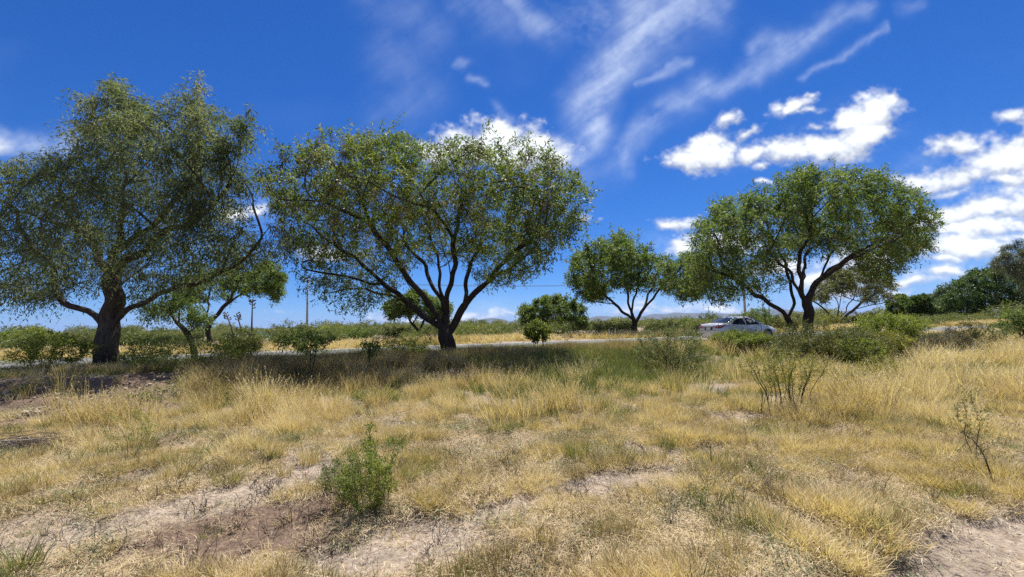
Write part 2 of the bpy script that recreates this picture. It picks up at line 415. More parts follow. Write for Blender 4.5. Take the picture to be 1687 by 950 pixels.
def ground_mat():
    mt, nt, N, L = new_mat('dry_soil')
    a = N('ShaderNodeAttribute'); a.attribute_name = 'soil'
    sep = N('ShaderNodeSeparateColor'); L(a.outputs['Color'], sep.inputs[0])
    tc = N('ShaderNodeTexCoord')
    def noise(sc, det=6, ro=.6):
        n = N('ShaderNodeTexNoise'); n.inputs['Scale'].default_value = sc; n.inputs['Detail'].default_value = det; n.inputs['Roughness'].default_value = ro
        L(tc.outputs['Object'], n.inputs['Vector']); return n
    n1, n2, n3 = noise(3.2), noise(26), noise(120, 3)
    base = ramp(N, [(.28, (.12, .09, .062)), (.5, (.235, .182, .125)), (.72, (.35, .275, .185))]); L(n2.outputs[0], base.inputs[0])
    pale = ramp(N, [(.3, (.19, .142, .105)), (.46, (.31, .245, .188)), (.66, (.43, .36, .285))]); L(n2.outputs[0], pale.inputs[0])
    pale2 = ramp(N, [(.35, (.62, .62, .62)), (.6, (1, 1, 1)), (.7, (1.12, 1.1, 1.08))]); L(n1.outputs[0], pale2.inputs[0])
    pm = N('ShaderNodeMix'); pm.data_type = 'RGBA'; pm.blend_type = 'MULTIPLY'; pm.inputs['Factor'].default_value = .8
    L(pale.outputs[0], pm.inputs['A']); L(pale2.outputs[0], pm.inputs['B'])
    damp = ramp(N, [(.3, (.105, .072, .053)), (.7, (.205, .145, .108))]); L(n2.outputs[0], damp.inputs[0])
    shaded_scar = ramp(N, [(.3, (.085, .06, .043)), (.55, (.16, .115, .083)), (.72, (.25, .185, .138))]); L(n2.outputs[0], shaded_scar.inputs[0])  # bare bank soil, darkened to carry the tree's shade in its colour
    cur = base.outputs[0]
    for fac, colr in ((sep.outputs['Red'], pm.outputs['Result']), (sep.outputs['Blue'], shaded_scar.outputs[0]), (sep.outputs['Green'], damp.outputs[0])):
        mx = N('ShaderNodeMix'); mx.data_type = 'RGBA'; L(fac, mx.inputs['Factor']); L(cur, mx.inputs['A']); L(colr, mx.inputs['B']); cur = mx.outputs['Result']
    pb = N('ShaderNodeBsdfPrincipled'); pb.inputs['Roughness'].default_value = .95; pb.inputs['Specular IOR Level'].default_value = .1
    L(cur, pb.inputs['Base Color'])
    ad = N('ShaderNodeMath'); ad.operation = 'MULTIPLY_ADD'; ad.inputs[1].default_value = .35; L(n3.outputs[0], ad.inputs[0]); L(n2.outputs[0], ad.inputs[2])
    bp = N('ShaderNodeBump'); bp.inputs['Strength'].default_value = 1.0; bp.inputs['Distance'].default_value = .035
    L(ad.outputs[0], bp.inputs['Height']); L(bp.outputs[0], pb.inputs['Normal'])
    o = N('ShaderNodeOutputMaterial'); L(pb.outputs[0], o.inputs[0])
    return mt

def grow_axis(a, b, d0, rate, end):
    """steps d0 from a to b, then growing to end"""
    v = list(np.arange(a, b, d0)); x = v[-1]; d = d0
    while x < end:
        d *= rate; x += d; v.append(x)
    return v

def build_ground():
    xs_p = grow_axis(0, 4.5, .06, 1.055, 45000)
    xs = np.array([-x for x in xs_p[:0:-1]] + xs_p)
    ys_f = grow_axis(1.5, 6.0, .045, 1.03, 45000)
    ys_b = [1.5 - x for x in grow_axis(.3, .9, .3, 1.5, 20000)]
    ys = np.array(ys_b[::-1] + ys_f)
    X, Y = np.meshgrid(xs, ys)
    Z = gz(X, Y)
    pale, damp, sc, tr = bare_masks(X, Y, Z)
    nx, ny = len(xs), len(ys)
    V = np.stack([X.ravel(), Y.ravel(), Z.ravel()], 1)
    i, j = np.meshgrid(np.arange(nx - 1), np.arange(ny - 1))
    b = (j * nx + i).ravel()
    q = np.stack([b, b + 1, b + nx + 1, b + nx], 1)
    me = mesh_np('ground', V, [q], ground_mat(), {'soil': np.stack([pale.ravel(), damp.ravel(), sc.ravel()], 1)}, smooth=True)
    o = link('ground', me)
    tag(o, 'pale dry soil plain with bare trampled patches running to the horizon', kind='structure')
build_ground()

def strip(name, s0, s1, t0, t1, z, mat, thick=0, n=60, label=None, parent=None):
    ts = np.linspace(t0, t1, n); V = []
    for t in ts:
        for s, zz in ((s0 - thick * 1.5, z - thick), (s0, z), (s1, z), (s1 + thick * 1.5, z - thick)):
            p = RP + RD * t + RN * s; V.append((p[0], p[1], zz))
    V = np.array(V); q = []
    for k in range(n - 1):
        for c in ((0, 1, 2) if thick else (1,)):
            q.append((k * 4 + c, k * 4 + 4 + c, k * 4 + 5 + c, k * 4 + 1 + c))
    q = np.array(q)[:, ::-1]
    o = link(name, mesh_np(name, V, [q], mat), parent)
    return o
road_m, nt, N, L = new_mat('asphalt')
tc = N('ShaderNodeTexCoord'); n1 = N('ShaderNodeTexNoise'); n1.inputs['Scale'].default_value = 160; n1.inputs['Detail'].default_value = 3
n2 = N('ShaderNodeTexNoise'); n2.inputs['Scale'].default_value = .9; n2.inputs['Detail'].default_value = 5
L(tc.outputs['Object'], n1.inputs['Vector']); L(tc.outputs['Object'], n2.inputs['Vector'])
mm = N('ShaderNodeMath'); mm.operation = 'MULTIPLY_ADD'; mm.inputs[1].default_value = .5; L(n1.outputs[0], mm.inputs[0])
m3 = N('ShaderNodeMath'); m3.operation = 'MULTIPLY'; m3.inputs[1].default_value = .5; L(n2.outputs[0], m3.inputs[0]); L(m3.outputs[0], mm.inputs[2])
rp = ramp(N, [(.3, (.075, .075, .077)), (.5, (.105, .104, .104)), (.7, (.145, .143, .14))]); L(mm.outputs[0], rp.inputs[0])
pb = N('ShaderNodeBsdfPrincipled'); pb.inputs['Roughness'].default_value = .8; pb.inputs['Specular IOR Level'].default_value = .3; L(rp.outputs[0], pb.inputs['Base Color'])
oo = N('ShaderNodeOutputMaterial'); L(pb.outputs[0], oo.inputs[0])
mark_m = plain_mat('worn_road_paint', (.72, .71, .67), .7, var=.25, scale=6)
road = strip('road', 0, RW, -150, 900, .30, road_m, thick=.04, n=120)
tag(road, 'grey asphalt highway crossing behind the near trees', kind='structure')
e1 = strip('edge_line', .22, .36, -150, 900, .304, mark_m, n=120, parent=road)
e2 = strip('edge_line', RW - .36, RW - .22, -150, 900, .304, mark_m, n=120, parent=road)

# ------------------------------------------------------------------ trees
def poly_dist(pts, poly):
    """inside flag and distance to the outline, photograph px"""
    x, y = pts[:, 0], pts[:, 1]; n = len(poly)
    ins = np.zeros(len(pts), bool); dm = np.full(len(pts), 1e9)
    for i in range(n):
        x0, y0 = poly[i]; x1, y1 = poly[(i + 1) % n]
        c = ((y0 > y) != (y1 > y)) & (x < (x1 - x0) * (y - y0) / ((y1 - y0) or 1e-9) + x0); ins ^= c
        ex, ey = x1 - x0, y1 - y0; t = np.clip(((x - x0) * ex + (y - y0) * ey) / (ex * ex + ey * ey + 1e-9), 0, 1)
        dm = np.minimum(dm, np.hypot(x - x0 - t * ex, y - y0 - t * ey))
    return ins, dm

def colonize(nodes, parents, attr, step, infl, kill, iters, trop=(0, 0, 0), jit=.18, rg=None):
    rg = rg or rng
    nodes = [np.array(p, float) for p in nodes]; parents = list(parents)
    NP = np.array(nodes); A = attr.copy()
    nd = np.full(len(A), 1e9); ni = np.zeros(len(A), int)
    def upd(start):
        nonlocal nd, ni
        blk = NP[start:]
        for c in range(0, len(blk), 400):
            d = np.linalg.norm(A[:, None] - blk[None, c:c + 400], axis=2); j = d.argmin(1); dd = d[np.arange(len(A)), j]
            b = dd < nd; nd = np.where(b, dd, nd); ni = np.where(b, j + start + c, ni)
    upd(0); kids = {}
    trop = np.array(trop, float)
    for it in range(iters):
        if not len(A): break
        act = nd < infl
        if not act.any(): act = nd <= nd.min() + step
        idx = ni[act]; dv = A[act] - NP[idx]; dv /= np.linalg.norm(dv, axis=1, keepdims=True) + 1e-9
        un, inv = np.unique(idx, return_inverse=True)
        sm = np.zeros((len(un), 3)); np.add.at(sm, inv, dv)
        sm /= np.linalg.norm(sm, axis=1, keepdims=True) + 1e-9
        sm += trop + rg.normal(0, jit, sm.shape); sm /= np.linalg.norm(sm, axis=1, keepdims=True) + 1e-9
        new = []; par = []
        for k, u in enumerate(un):
            ch = kids.setdefault(int(u), [])
            if len(ch) >= 3: continue
            if any((sm[k] @ c) > .93 for c in ch): continue
            ch.append(sm[k]); new.append(NP[u] + sm[k] * step); par.append(int(u))
        if not new: break
        st = len(NP); NP = np.concatenate([NP, np.array(new)]); parents += par
        upd(st)
        keep = nd > kill; A, nd, ni = A[keep], nd[keep], ni[keep]
    return NP, np.array(parents)

def skeleton(limbs, step):
    """limbs: list of (points, attach) ; attach = None or (limb index) of the limb it leaves at its first point"""
    nodes, par = [], []
    for pts, _ in limbs:
        pts = np.array(pts, float)
        seg = np.linalg.norm(np.diff(pts, axis=0), axis=1); cum = np.concatenate([[0], np.cumsum(seg)])
        n = max(2, int(cum[-1] / step) + 1); t = np.linspace(0, cum[-1], n)
        # smooth the sighted polyline
        q = np.stack([np.interp(t, cum, pts[:, k]) for k in range(3)], 1)
        for _i in range(3):
            q[1:-1] = q[1:-1] * .5 + (q[:-2] + q[2:]) * .25
        if len(q) > 6:
            ph = rng.random((2, 3)) * 6.28; sc_w = cum[-1] * t / cum[-1]
            amp = np.minimum(1, sc_w / 1.5)[:, None] * .10 * min(1, step / .25)
            q = q + amp * (np.sin(sc_w[:, None] * 2.3 + ph[0]) + .6 * np.sin(sc_w[:, None] * 5.1 + ph[1])) * np.array([1, 1, .8])
        if nodes:
            d = np.linalg.norm(np.array(nodes) - q[0], axis=1); p0 = int(d.argmin()); q = q[1:]
        else: p0 = -1
        for p in q:
            nodes.append(p); par.append(p0); p0 = len(nodes) - 1
    return nodes, par

def radii(par, r_tip, r_base):
    n = len(par); cnt = np.zeros(n); nch = np.zeros(n, int)
    for p in par:
        if p >= 0: nch[p] += 1
    for i in range(n - 1, -1, -1):
        if nch[i] == 0: cnt[i] = 1
        if par[i] >= 0: cnt[par[i]] += cnt[i]
    e = math.log(max(cnt[0], 2)) / math.log(r_base / r_tip)
    return r_tip * cnt ** (1 / e), cnt

def chains(par, rad):
    n = len(par); ch = [[] for _ in range(n)]
    for i, p in enumerate(par):
        if p >= 0: ch[p].append(i)
    out = []; stack = [(0, -1)]
    while stack:
        s, p = stack.pop(); c = ([p] if p >= 0 else []) + [s]; x = s
        while ch[x]:
            k = sorted(ch[x], key=lambda j: -rad[j])
            for o in k[1:]: stack.append((o, x))
            x = k[0]; c.append(x)
        out.append((c, p))
    return out

def spray_leaves(base, dirs, clump, n_leaf, length, ll, lw, droop, rg, spread=.9, mix=.55):
    """leafy twigs: base (m,3), dirs (m,3); n_leaf leaves along each, returned as folded rhombs"""
    m_ = len(base)
    t = (np.arange(n_leaf)[None] + rg.random((m_, n_leaf))) / n_leaf
    Lm = length * (0.6 + .8 * rg.random((m_, 1)))
    pos = base[:, None] + dirs[:, None] * (t * Lm)[..., None]
    pos[..., 2] -= droop * (t * Lm) ** 2 / max(length, .01)
    side = rg.normal(0, 1, (m_, n_leaf, 3)); side /= np.linalg.norm(side, axis=2, keepdims=True) + 1e-9
    ld = dirs[:, None] * .55 + side * spread; ld[..., 2] -= droop * .7
    ld /= np.linalg.norm(ld, axis=2, keepdims=True) + 1e-9
    pos = (pos + side * lw * .4).reshape(-1, 3); ld = ld.reshape(-1, 3); k = len(pos)
    nv = rg.normal(0, .65, (k, 3)); nv[:, 2] += .8
    wv = np.cross(ld, nv); wv /= np.linalg.norm(wv, axis=1, keepdims=True) + 1e-9
    up = np.cross(wv, ld)
    s = (.65 + .7 * rg.random(k))[:, None]
    a = pos; b = pos + ld * ll * .5 * s + wv * lw * .5 * s + up * lw * .12; c = pos + ld * ll * s - np.array([0, 0, .12 * ll * droop]); d = pos + ld * ll * .5 * s - wv * lw * .5 * s + up * lw * .12
    V = np.stack([a, b, c, d], 1).reshape(-1, 3)
    f = np.arange(k)[:, None] * 4 + np.array([0, 1, 2, 3])[None]
    rn = np.repeat(clump, n_leaf) * mix + rg.random(k) * (1 - mix)
    return V, f, np.repeat(rn, 4)

def bark_tubes(NP, chs, rad, sel, nmin, nmax, bump=0, flare=0):
    Vs, Q, T, b = [], [], [], 0
    for ci, (c, p) in enumerate(chs):
        if not sel(ci): continue
        pts = NP[c]; r = rad[c].copy()
        if p >= 0: r[0] = min(r[0], r[1] * 1.12)
        if len(pts) < 2: continue
        if len(pts) > 4:
            pts = pts.copy(); pts[1:-1] = pts[1:-1] * .5 + (pts[:-2] + pts[2:]) * .25
        if flare and p < 0:
            h = pts[:, 2] - pts[0, 2]; r = r * (1 + flare * np.exp(-h / .25))
        n = int(np.clip(nmin + r[min(1, len(r) - 1)] * 60, nmin, nmax))
        V, fq, ft = tube_np(pts, r, n, bump, ci)
        Vs.append(V); Q.append(fq + b); T.append(ft + b); b += len(V)
    if not Vs: return None
    return np.concatenate(Vs), np.concatenate(Q), np.concatenate(T)

def make_tree(name, label, Y, limbs, poly, r_base, lmat, bmat, n_attr=1600, step=.3, infl=2.4, kill=.55, depth=.45, thin_low=.6, n_leaves=60000, ll=.12, lw=.045,
              droop=.25, spray_len=.35, n_leaf=9, seed=1, r_tip=.007, group=None, up_bias=.35, cat='tree', pods=None, limb_min=.055, iters=110, hollow=.5, gaps=.35, shift=0.0, rn_hi=0.0, inset=.28, rag=1.5, clump=1.0, clump_w=1.0, att_low=1.0, att_in=.35, n_sec=0, sec_len=2.6, sprigs=0, sprig_len=.8, wind=(0, 0, 0), shell_w=.3):
    rg = np.random.default_rng(seed)
    base = P(limbs[0][0][0], limbs[0][0][1], Y)
    base[2] = gz1(base[0], base[1]) - .08
    g = np.array([base[0], base[1], 0.0]); g /= np.linalg.norm(g)
    kpx = Y / F
    lim3 = []
    for li, pts in enumerate(limbs):
        off0 = pts[0][2] if len(pts[0]) > 2 else 0
        out = []
        for j, p in enumerate(pts):
            q = P(p[0], p[1], Y) + g * (p[2] if len(p) > 2 else 0)
            out.append(q)
        if li == 0: out[0] = base.copy()
        lim3.append((np.array(out) - base, None))
    # attractors inside the sighted outline, given real depth
    poly = np.array(poly, float); lo, hi = poly.min(0), poly.max(0)
    cand = lo + rg.random((n_attr * 14, 2)) * (hi - lo)
    ins, dm = poly_dist(cand, poly)
    en = vnoise(cand[:, 0] * kpx / .9 + 7 * seed, cand[:, 1] * kpx / .9, seed + 70) * .65 + vnoise(cand[:, 0] * kpx / .35, cand[:, 1] * kpx / .35 + seed, seed + 71) * .35
    ins &= dm * kpx > np.clip(inset + (en - .5) * rag, 0, None); cand, dm = cand[ins], dm[ins]
    dmax = dm.max(); rel = np.clip(dm / dmax, 0, 1)
    wid = (hi[0] - lo[0]) * kpx
    tmax = depth * wid * np.sqrt(np.clip(1 - (1 - rel) ** 2, 0, 1)) * .95
    u = rg.random(len(cand)) ** hollow
    t = tmax * u * rg.choice([-1, 1], len(cand)) + shift
    hrel = 1 - (cand[:, 1] - lo[1]) / (hi[1] - lo[1])
    edge = np.maximum(1 - rel, u)
    prob = (1 - thin_low * att_low) + thin_low * att_low * np.clip(hrel * 1.3, 0, 1)
    prob = prob * (att_in + (1 - att_in) * edge)
    cl = vnoise(cand[:, 0] * kpx / 1.1 + 31 * seed, cand[:, 1] * kpx / 1.0 + t / 1.6, seed)
    prob = prob * np.where(cl < gaps, .12, 1.0)
    keep = rg.random(len(cand)) < prob; cand, t = cand[keep][:n_attr], t[keep][:n_attr]
    d = FWD[None] + RT[None] * ((cand[:, 0] - W0 / 2) / F)[:, None] + UP[None] * ((H0 / 2 - cand[:, 1]) / F)[:, None]
    A = CAM + d * (Y / d[:, 1])[:, None] + g[None] * t[:, None] - base
    nodes, par = skeleton(lim3, step)
    # second-order limbs fanning from the sighted ones toward the shell of the crown
    trunk_top = lim3[0][0][2][2] if len(lim3[0][0]) > 2 else 0
    for k in range(n_sec):
        a = A[rg.integers(0, len(A))]
        if rg.random() < .75: a = max((A[i] for i in rg.integers(0, len(A), 4)), key=lambda v: np.hypot(v[0], v[1]) * .6 + v[2])
        NN = np.array(nodes); d = np.linalg.norm(NN - a, axis=1)
        rise = (a[2] - NN[:, 2]) / np.maximum(d, .01)
        cost = np.abs(d - sec_len) + np.where(rise < .1, 2.5, 0) + np.where(NN[:, 2] < trunk_top * .8, 4, 0)
        j = int(cost.argmin()); q = NN[j]; dirp = q - NN[par[j]] if par[j] >= 0 else np.array([0, 0, 1.0])
        dirp = dirp / (np.linalg.norm(dirp) + 1e-9); L_ = np.linalg.norm(a - q)
        if L_ < step * 3: continue
        ad = (a - q) / L_
        if dirp @ ad < .35: dirp = ad + .3 * dirp; dirp /= np.linalg.norm(dirp)
        c1 = q + (dirp * .6 + rg.normal(0, .22, 3)) * L_ * .45; m_ = max(4, int(L_ / step))
        tt = np.linspace(0, 1, m_ + 1)[1:, None]; cv = (1 - tt) ** 2 * q + 2 * tt * (1 - tt) * c1 + tt ** 2 * a
        ph = rg.random(3) * 6.28; cv = cv + np.sin(tt * L_ * 2.6 + ph) * .07 * min(1.5, L_ / 2) * tt
        p0 = j
        for p in cv: nodes.append(p); par.append(p0); p0 = len(nodes) - 1
    NP, par = colonize(nodes, par, A, step, infl, kill, iters, (0, 0, .10), rg=rg)
    rad, cnt = radii(par, r_tip, r_base)
    chs = chains(par, rad)
    root = empty(name, base, label, cat, group)
    big = [i for i, (c, p) in enumerate(chs) if rad[c[1 if p >= 0 else 0]] > limb_min and len(c) > 3]
    tb = bark_tubes(NP, chs, rad, lambda i: i == 0, 14, 20, .10, .16)
    link('trunk', mesh_np('trunk', tb[0], [tb[1], tb[2]], bmat, smooth=True), root)
    big = [i for i in big if i != 0]
    for i in big[:24]:
        q = bark_tubes(NP, chs, rad, lambda k, i=i: k == i, 8, 14, .05)
        if q: link('limb', mesh_np('limb', q[0], [q[1], q[2]], bmat, smooth=True), root)
    bs = set(big[:24]) | {0}
    q = bark_tubes(NP, chs, rad, lambda k: k not in bs, 3, 8)
    if q: link('branches', mesh_np('branches', q[0], [q[1], q[2]], bmat, smooth=True), root)['kind'] = 'stuff'
    # foliage on the outer twigs
    tw = np.where(cnt <= 3)[0]; tw = tw[par[tw] >= 0]
    pos = NP[tw]; dr = NP[tw] - NP[par[tw]]; dr /= np.linalg.norm(dr, axis=1, keepdims=True) + 1e-9
    hh = (pos[:, 2] - pos[:, 2].min()) / max(np.ptp(pos[:, 2]), .1)
    cx = pos.mean(0); ext = np.abs(pos - cx).max(0) + .01
    shell = np.linalg.norm((pos - cx) / ext, axis=1)
    wgt = ((1 - thin_low) + thin_low * np.clip(hh * 1.25, 0, 1) ** 1.7) * (shell_w + (1 - shell_w) * np.clip(shell, 0, 1) ** 1.6)
    cn = vnoise(pos[:, 0] / (1.0 * clump) + 40, pos[:, 2] / (.8 * clump) + pos[:, 1] / (1.1 * clump), seed + 55)
    wgt = wgt * (.10 + (1 - clump_w) + clump_w * sst(.28, .62, cn))
    per = n_leaves / n_leaf; pick = rg.choice(len(tw), int(per), p=wgt / wgt.sum())
    clv = np.clip(vnoise(pos[:, 0] / .8 + 5, pos[:, 2] / .8 + pos[:, 1] / .9, seed + 9) * 1.1 - .05 + rg.normal(0, .08, len(pos)) + rn_hi * hh, 0, 1)
    b = pos[pick] + rg.normal(0, .10, (len(pick), 3)); dd = dr[pick] * .8 + rg.normal(0, .55, (len(pick), 3)); dd[:, 2] += up_bias; dd += np.array(wind)
    dd /= np.linalg.norm(dd, axis=1, keepdims=True) + 1e-9
    tips = np.where((shell > .72) & (hh > .45))[0]
    if sprigs and len(tips):      # shoots standing proud of the crown
        tk = rg.choice(tips, sprigs); od = (pos[tk] - cx) / ext; od = dr[tk] + .8 * od + rg.normal(0, .35, od.shape); od[:, 2] += .35; od /= np.linalg.norm(od, axis=1, keepdims=True)
        sl_ = sprig_len * (.4 + .8 * rg.random(sprigs))
        for u_ in np.linspace(.1, 1, 6):
            b = np.concatenate([b, pos[tk] + od * (sl_ * u_)[:, None]]); d2 = od + rg.normal(0, .5, od.shape); d2 /= np.linalg.norm(d2, axis=1, keepdims=True); dd = np.concatenate([dd, d2]); pick = np.concatenate([pick, tk])
    V, f, rn = spray_leaves(b, dd, clv[pick], n_leaf, spray_len, ll, lw, droop, rg)
    link('crown', mesh_np('crown', V, [f], lmat, {'rnd': rn}), root)
    if pods:
        pm, npod, h0, h1, pl = pods
        selp = np.where((hh > h0) & (hh < h1))[0]
        blobs_ = vnoise(pos[:, 0] / 1.2, pos[:, 2] / 1.2 + pos[:, 1] / 1.5, seed + 33); selp = selp[blobs_[selp] > .52]
        if len(selp):
            pk = rg.choice(selp, npod); b = pos[pk] + rg.normal(0, .12, (npod, 3)); dd = rg.normal(0, .5, (npod, 3)); dd[:, 2] -= .5
            dd /= np.linalg.norm(dd, axis=1, keepdims=True)
            V, f, rn = spray_leaves(b, dd, rg.random(npod), 6, .2, pl, .03, .4, rg)
            link('seed_pods', mesh_np('seed_pods', V, [f], pm, {'rnd': rn}), root)
    return root

bark_dark = bark_mat('bark_dark', (.018, .014, .011), (.085, .066, .052))
bark_grey = bark_mat('bark_grey', (.03, .024, .02), (.14, .115, .092), 9)
twig_m = bark_mat('twig_bark', (.05, .036, .03), (.16, .12, .10), 30)
leaf_mesq = leaf_mat('mesquite_leaf', [(0, (.045, .072, .022)), (.35, (.082, .122, .034)), (.65, (.125, .162, .045)), (1, (.21, .21, .072))], .5)
leaf_far = leaf_mat('far_mesquite_leaf', [(0, (.046, .076, .023)), (.5, (.098, .142, .038)), (1, (.175, .205, .062))], .5)
leaf_dark = leaf_mat('dark_leaf', [(0, (.028, .052, .014)), (.5, (.06, .10, .024)), (1, (.11, .15, .036))], .35)
leaf_pirul = leaf_mat('pepper_leaf', [(0, (.048, .068, .034)), (.45, (.096, .124, .064)), (.8, (.165, .182, .112)), (.93, (.23, .225, .15)), (1, (.25, .18, .12))], .5, rough=.6, spec=.2)
leaf_grey = leaf_mat('grey_leaf', [(0, (.05, .068, .04)), (1, (.15, .155, .10))], .35)
leaf_olive = leaf_mat('olive_leaf', [(0, (.05, .06, .02)), (.5, (.10, .11, .036)), (1, (.19, .175, .06))], .35)
leaf_bright = leaf_mat('bright_leaf', [(0, (.085, .11, .022)), (.5, (.155, .19, .04)), (1, (.24, .26, .075))], .48)
leaf_yellow = leaf_mat('yellow_green_leaf', [(0, (.10, .115, .03)), (.5, (.18, .18, .045)), (1, (.28, .255, .07))], .42)
leaf_creo = leaf_mat('creosote_leaf', [(0, (.07, .085, .03)), (.5, (.12, .14, .05)), (1, (.20, .205, .085))], .35)
pod_m = leaf_mat('dry_pod', [(0, (.11, .06, .03)), (.5, (.19, .115, .055)), (1, (.27, .19, .09))], .25)

make_tree('pepper_tree', 'broad grey-green tree with a stout forked trunk standing on the shaded bank', 16.5,
    [[(176, 602), (177, 570), (180, 535), (184, 500), (186, 460, .1), (192, 400, .3), (206, 330, .4), (204, 260, .3), (190, 190, .2)],
     [(178, 545), (160, 525, -.1), (130, 505, -.3), (97, 490, -.5), (88, 462, -.6), (62, 405, -.9), (20, 350, -1.2), (-30, 320, -1.3)],
     [(182, 540), (200, 518, .0), (232, 494, -.2), (290, 477, -.5), (345, 457, -.7), (400, 428, -.9), (445, 402, -1.0)],
     [(190, 420, .2), (240, 372, .6), (290, 332, .9), (335, 280, 1.1)],
     [(186, 455, .1), (150, 400, .9), (110, 340, 1.5), (70, 300, 1.8)],
     [(186, 450, .1), (240, 410, -1.2), (300, 380, -2.0), (350, 350, -2.4)],
     [(184, 490, .0), (215, 450, 1.6), (250, 420, 2.8), (280, 380, 3.4)]],
    [(-150, 350), (-80, 305), (0, 282), (62, 264), (112, 250), (108, 205), (132, 180), (152, 176), (162, 144), (200, 148), (262, 164), (312, 160), (335, 190), (402, 226), (409, 262), (386, 300), (414, 332), (398, 362), (455, 362), (484, 398), (462, 442), (420, 446), (360, 458), (300, 482), (250, 508), (200, 490), (150, 478), (120, 500), (62, 512), (0, 505), (-60, 525), (-140, 510), (-170, 420)],
    .36, leaf_pirul, bark_grey, n_attr=3600, step=.25, kill=.46, infl=2.1, att_low=.5, att_in=.6, clump=.7, clump_w=.8, r_tip=.007, depth=.36, sprigs=90, sprig_len=.55, n_sec=36, sec_len=3, thin_low=.35, n_leaves=122000, ll=.145, lw=.032, droop=.75, spray_len=.55, n_leaf=11, seed=3, up_bias=-.05, gaps=.33)

make_tree('mesquite_tree', 'wide umbrella-shaped mesquite in the middle with many slanting limbs and brown pods', 18.5,
    [[(742, 590), (739, 570), (735, 548), (726, 528, -.05), (705, 500, -.2), (672, 455, -.5), (632, 400, -.8), (600, 340, -1.0), (575, 290, -1.0)],
     [(735, 548), (712, 528, .1), (690, 512, .2), (655, 488, .3), (618, 452, .4), (570, 415, .5), (520, 380, .6), (480, 350, .6)],
     [(672, 500, .3), (640, 482, .9), (600, 477, 1.2), (560, 468, 1.4), (515, 478, 1.6)],
     [(736, 546), (733, 510, .1), (728, 470, .5), (716, 410, 1.0), (705, 350, 1.4), (690, 290, 1.5)],
     [(739, 550), (752, 525, .0), (772, 495, -.3), (805, 458, -.8), (850, 415, -1.3), (895, 380, -1.6)],
     [(765, 503, -.2), (768, 470, .5), (782, 420, 1.2), (805, 360, 1.8), (830, 310, 2.0)],
     [(730, 500, .2), (700, 440, 1.5), (660, 380, 2.4), (640, 320, 2.8)],
     [(735, 520, .1), (745, 450, -1.2), (755, 380, -2.2), (750, 310, -2.6)],
     [(790, 475, -.5), (840, 440, 1.0), (890, 430, 1.6), (920, 410, 1.8)]],
    [(438, 335), (446, 292), (470, 288), (488, 262), (522, 262), (560, 246), (590, 232), (622, 252), (640, 245), (650, 220), (666, 226), (680, 252), (712, 256), (742, 238), (800, 256), (850, 262), (898, 276), (938, 308), (952, 345), (962, 392), (945, 425), (905, 450), (880, 482), (842, 492), (800, 492), (770, 470), (745, 440), (700, 452), (668, 470), (640, 505), (602, 528), (560, 525), (508, 505), (482, 470), (486, 430), (462, 385)],
    .32, leaf_mesq, bark_dark, n_attr=5200, step=.22, kill=.40, infl=1.9, att_low=.25, att_in=.75, clump=.55, clump_w=.8, r_tip=.0062, depth=.38, thin_low=.5, shell_w=.55, inset=.42, sprigs=110, n_sec=60, n_leaves=112000, ll=.14, lw=.040, droop=.3, spray_len=.34, n_leaf=9, seed=5, up_bias=.3, pods=(pod_m, 2600, .35, 1.0, .13), gaps=.28, hollow=.6, limb_min=.05)

make_tree('mesquite_tree', 'twin-trunked mesquite with wind-combed crown behind the shrubs right of the parked car', 24,
    [[(1314, 560), (1306, 540), (1297, 520), (1275, 503, -.2), (1248, 488, -.4), (1215, 462, -.6), (1188, 430, -.8), (1170, 400, -.8)],
     [(1334, 562), (1331, 530), (1328, 495), (1345, 466, .2), (1388, 432, .5), (1440, 398, .7), (1500, 375, .8), (1535, 372, .8)],
     [(1300, 524), (1308, 498, .3), (1300, 450, .7), (1275, 395, 1.0), (1255, 350, 1.1)],
     [(1328, 500), (1312, 455, -.6), (1330, 390, -1.0), (1345, 330, -1.2)],
     [(1345, 466, .2), (1375, 410, 1.2), (1400, 350, 1.6), (1420, 310, 1.8)],
     [(1328, 495), (1290, 440, -1.5), (1250, 400, -2.2), (1220, 370, -2.4)],
     [(1335, 480), (1370, 440, -1.4), (1430, 420, -2.2), (1470, 400, -2.4)],
     [(1320, 470, 0), (1330, 420, 2.0), (1340, 370, 3.0)]],
    [(1140, 402), (1150, 368), (1180, 345), (1222, 325), (1252, 318), (1290, 290), (1342, 283), (1400, 290), (1440, 288), (1465, 298), (1482, 312), (1508, 322), (1518, 342), (1558, 372), (1538, 388), (1532, 418), (1494, 432), (1478, 468), (1446, 470), (1402, 436), (1370, 432), (1330, 420), (1300, 452), (1262, 488), (1212, 498), (1176, 502), (1146, 500), (1134, 455)],
    .30, leaf_far, bark_dark, n_attr=4600, step=.25, kill=.46, infl=2.1, att_low=.25, att_in=.7, clump=.6, clump_w=.7, r_tip=.0068, rag=1.3, depth=.38, thin_low=.5, shell_w=.5, sprigs=70, wind=(.55, 0, -.05), n_sec=44, sec_len=3, n_leaves=98000, ll=.16, lw=.048, droop=.35, spray_len=.4, n_leaf=9, seed=8, up_bias=.2, pods=(pod_m, 900, .05, .6, .14), gaps=.24, hollow=.6)

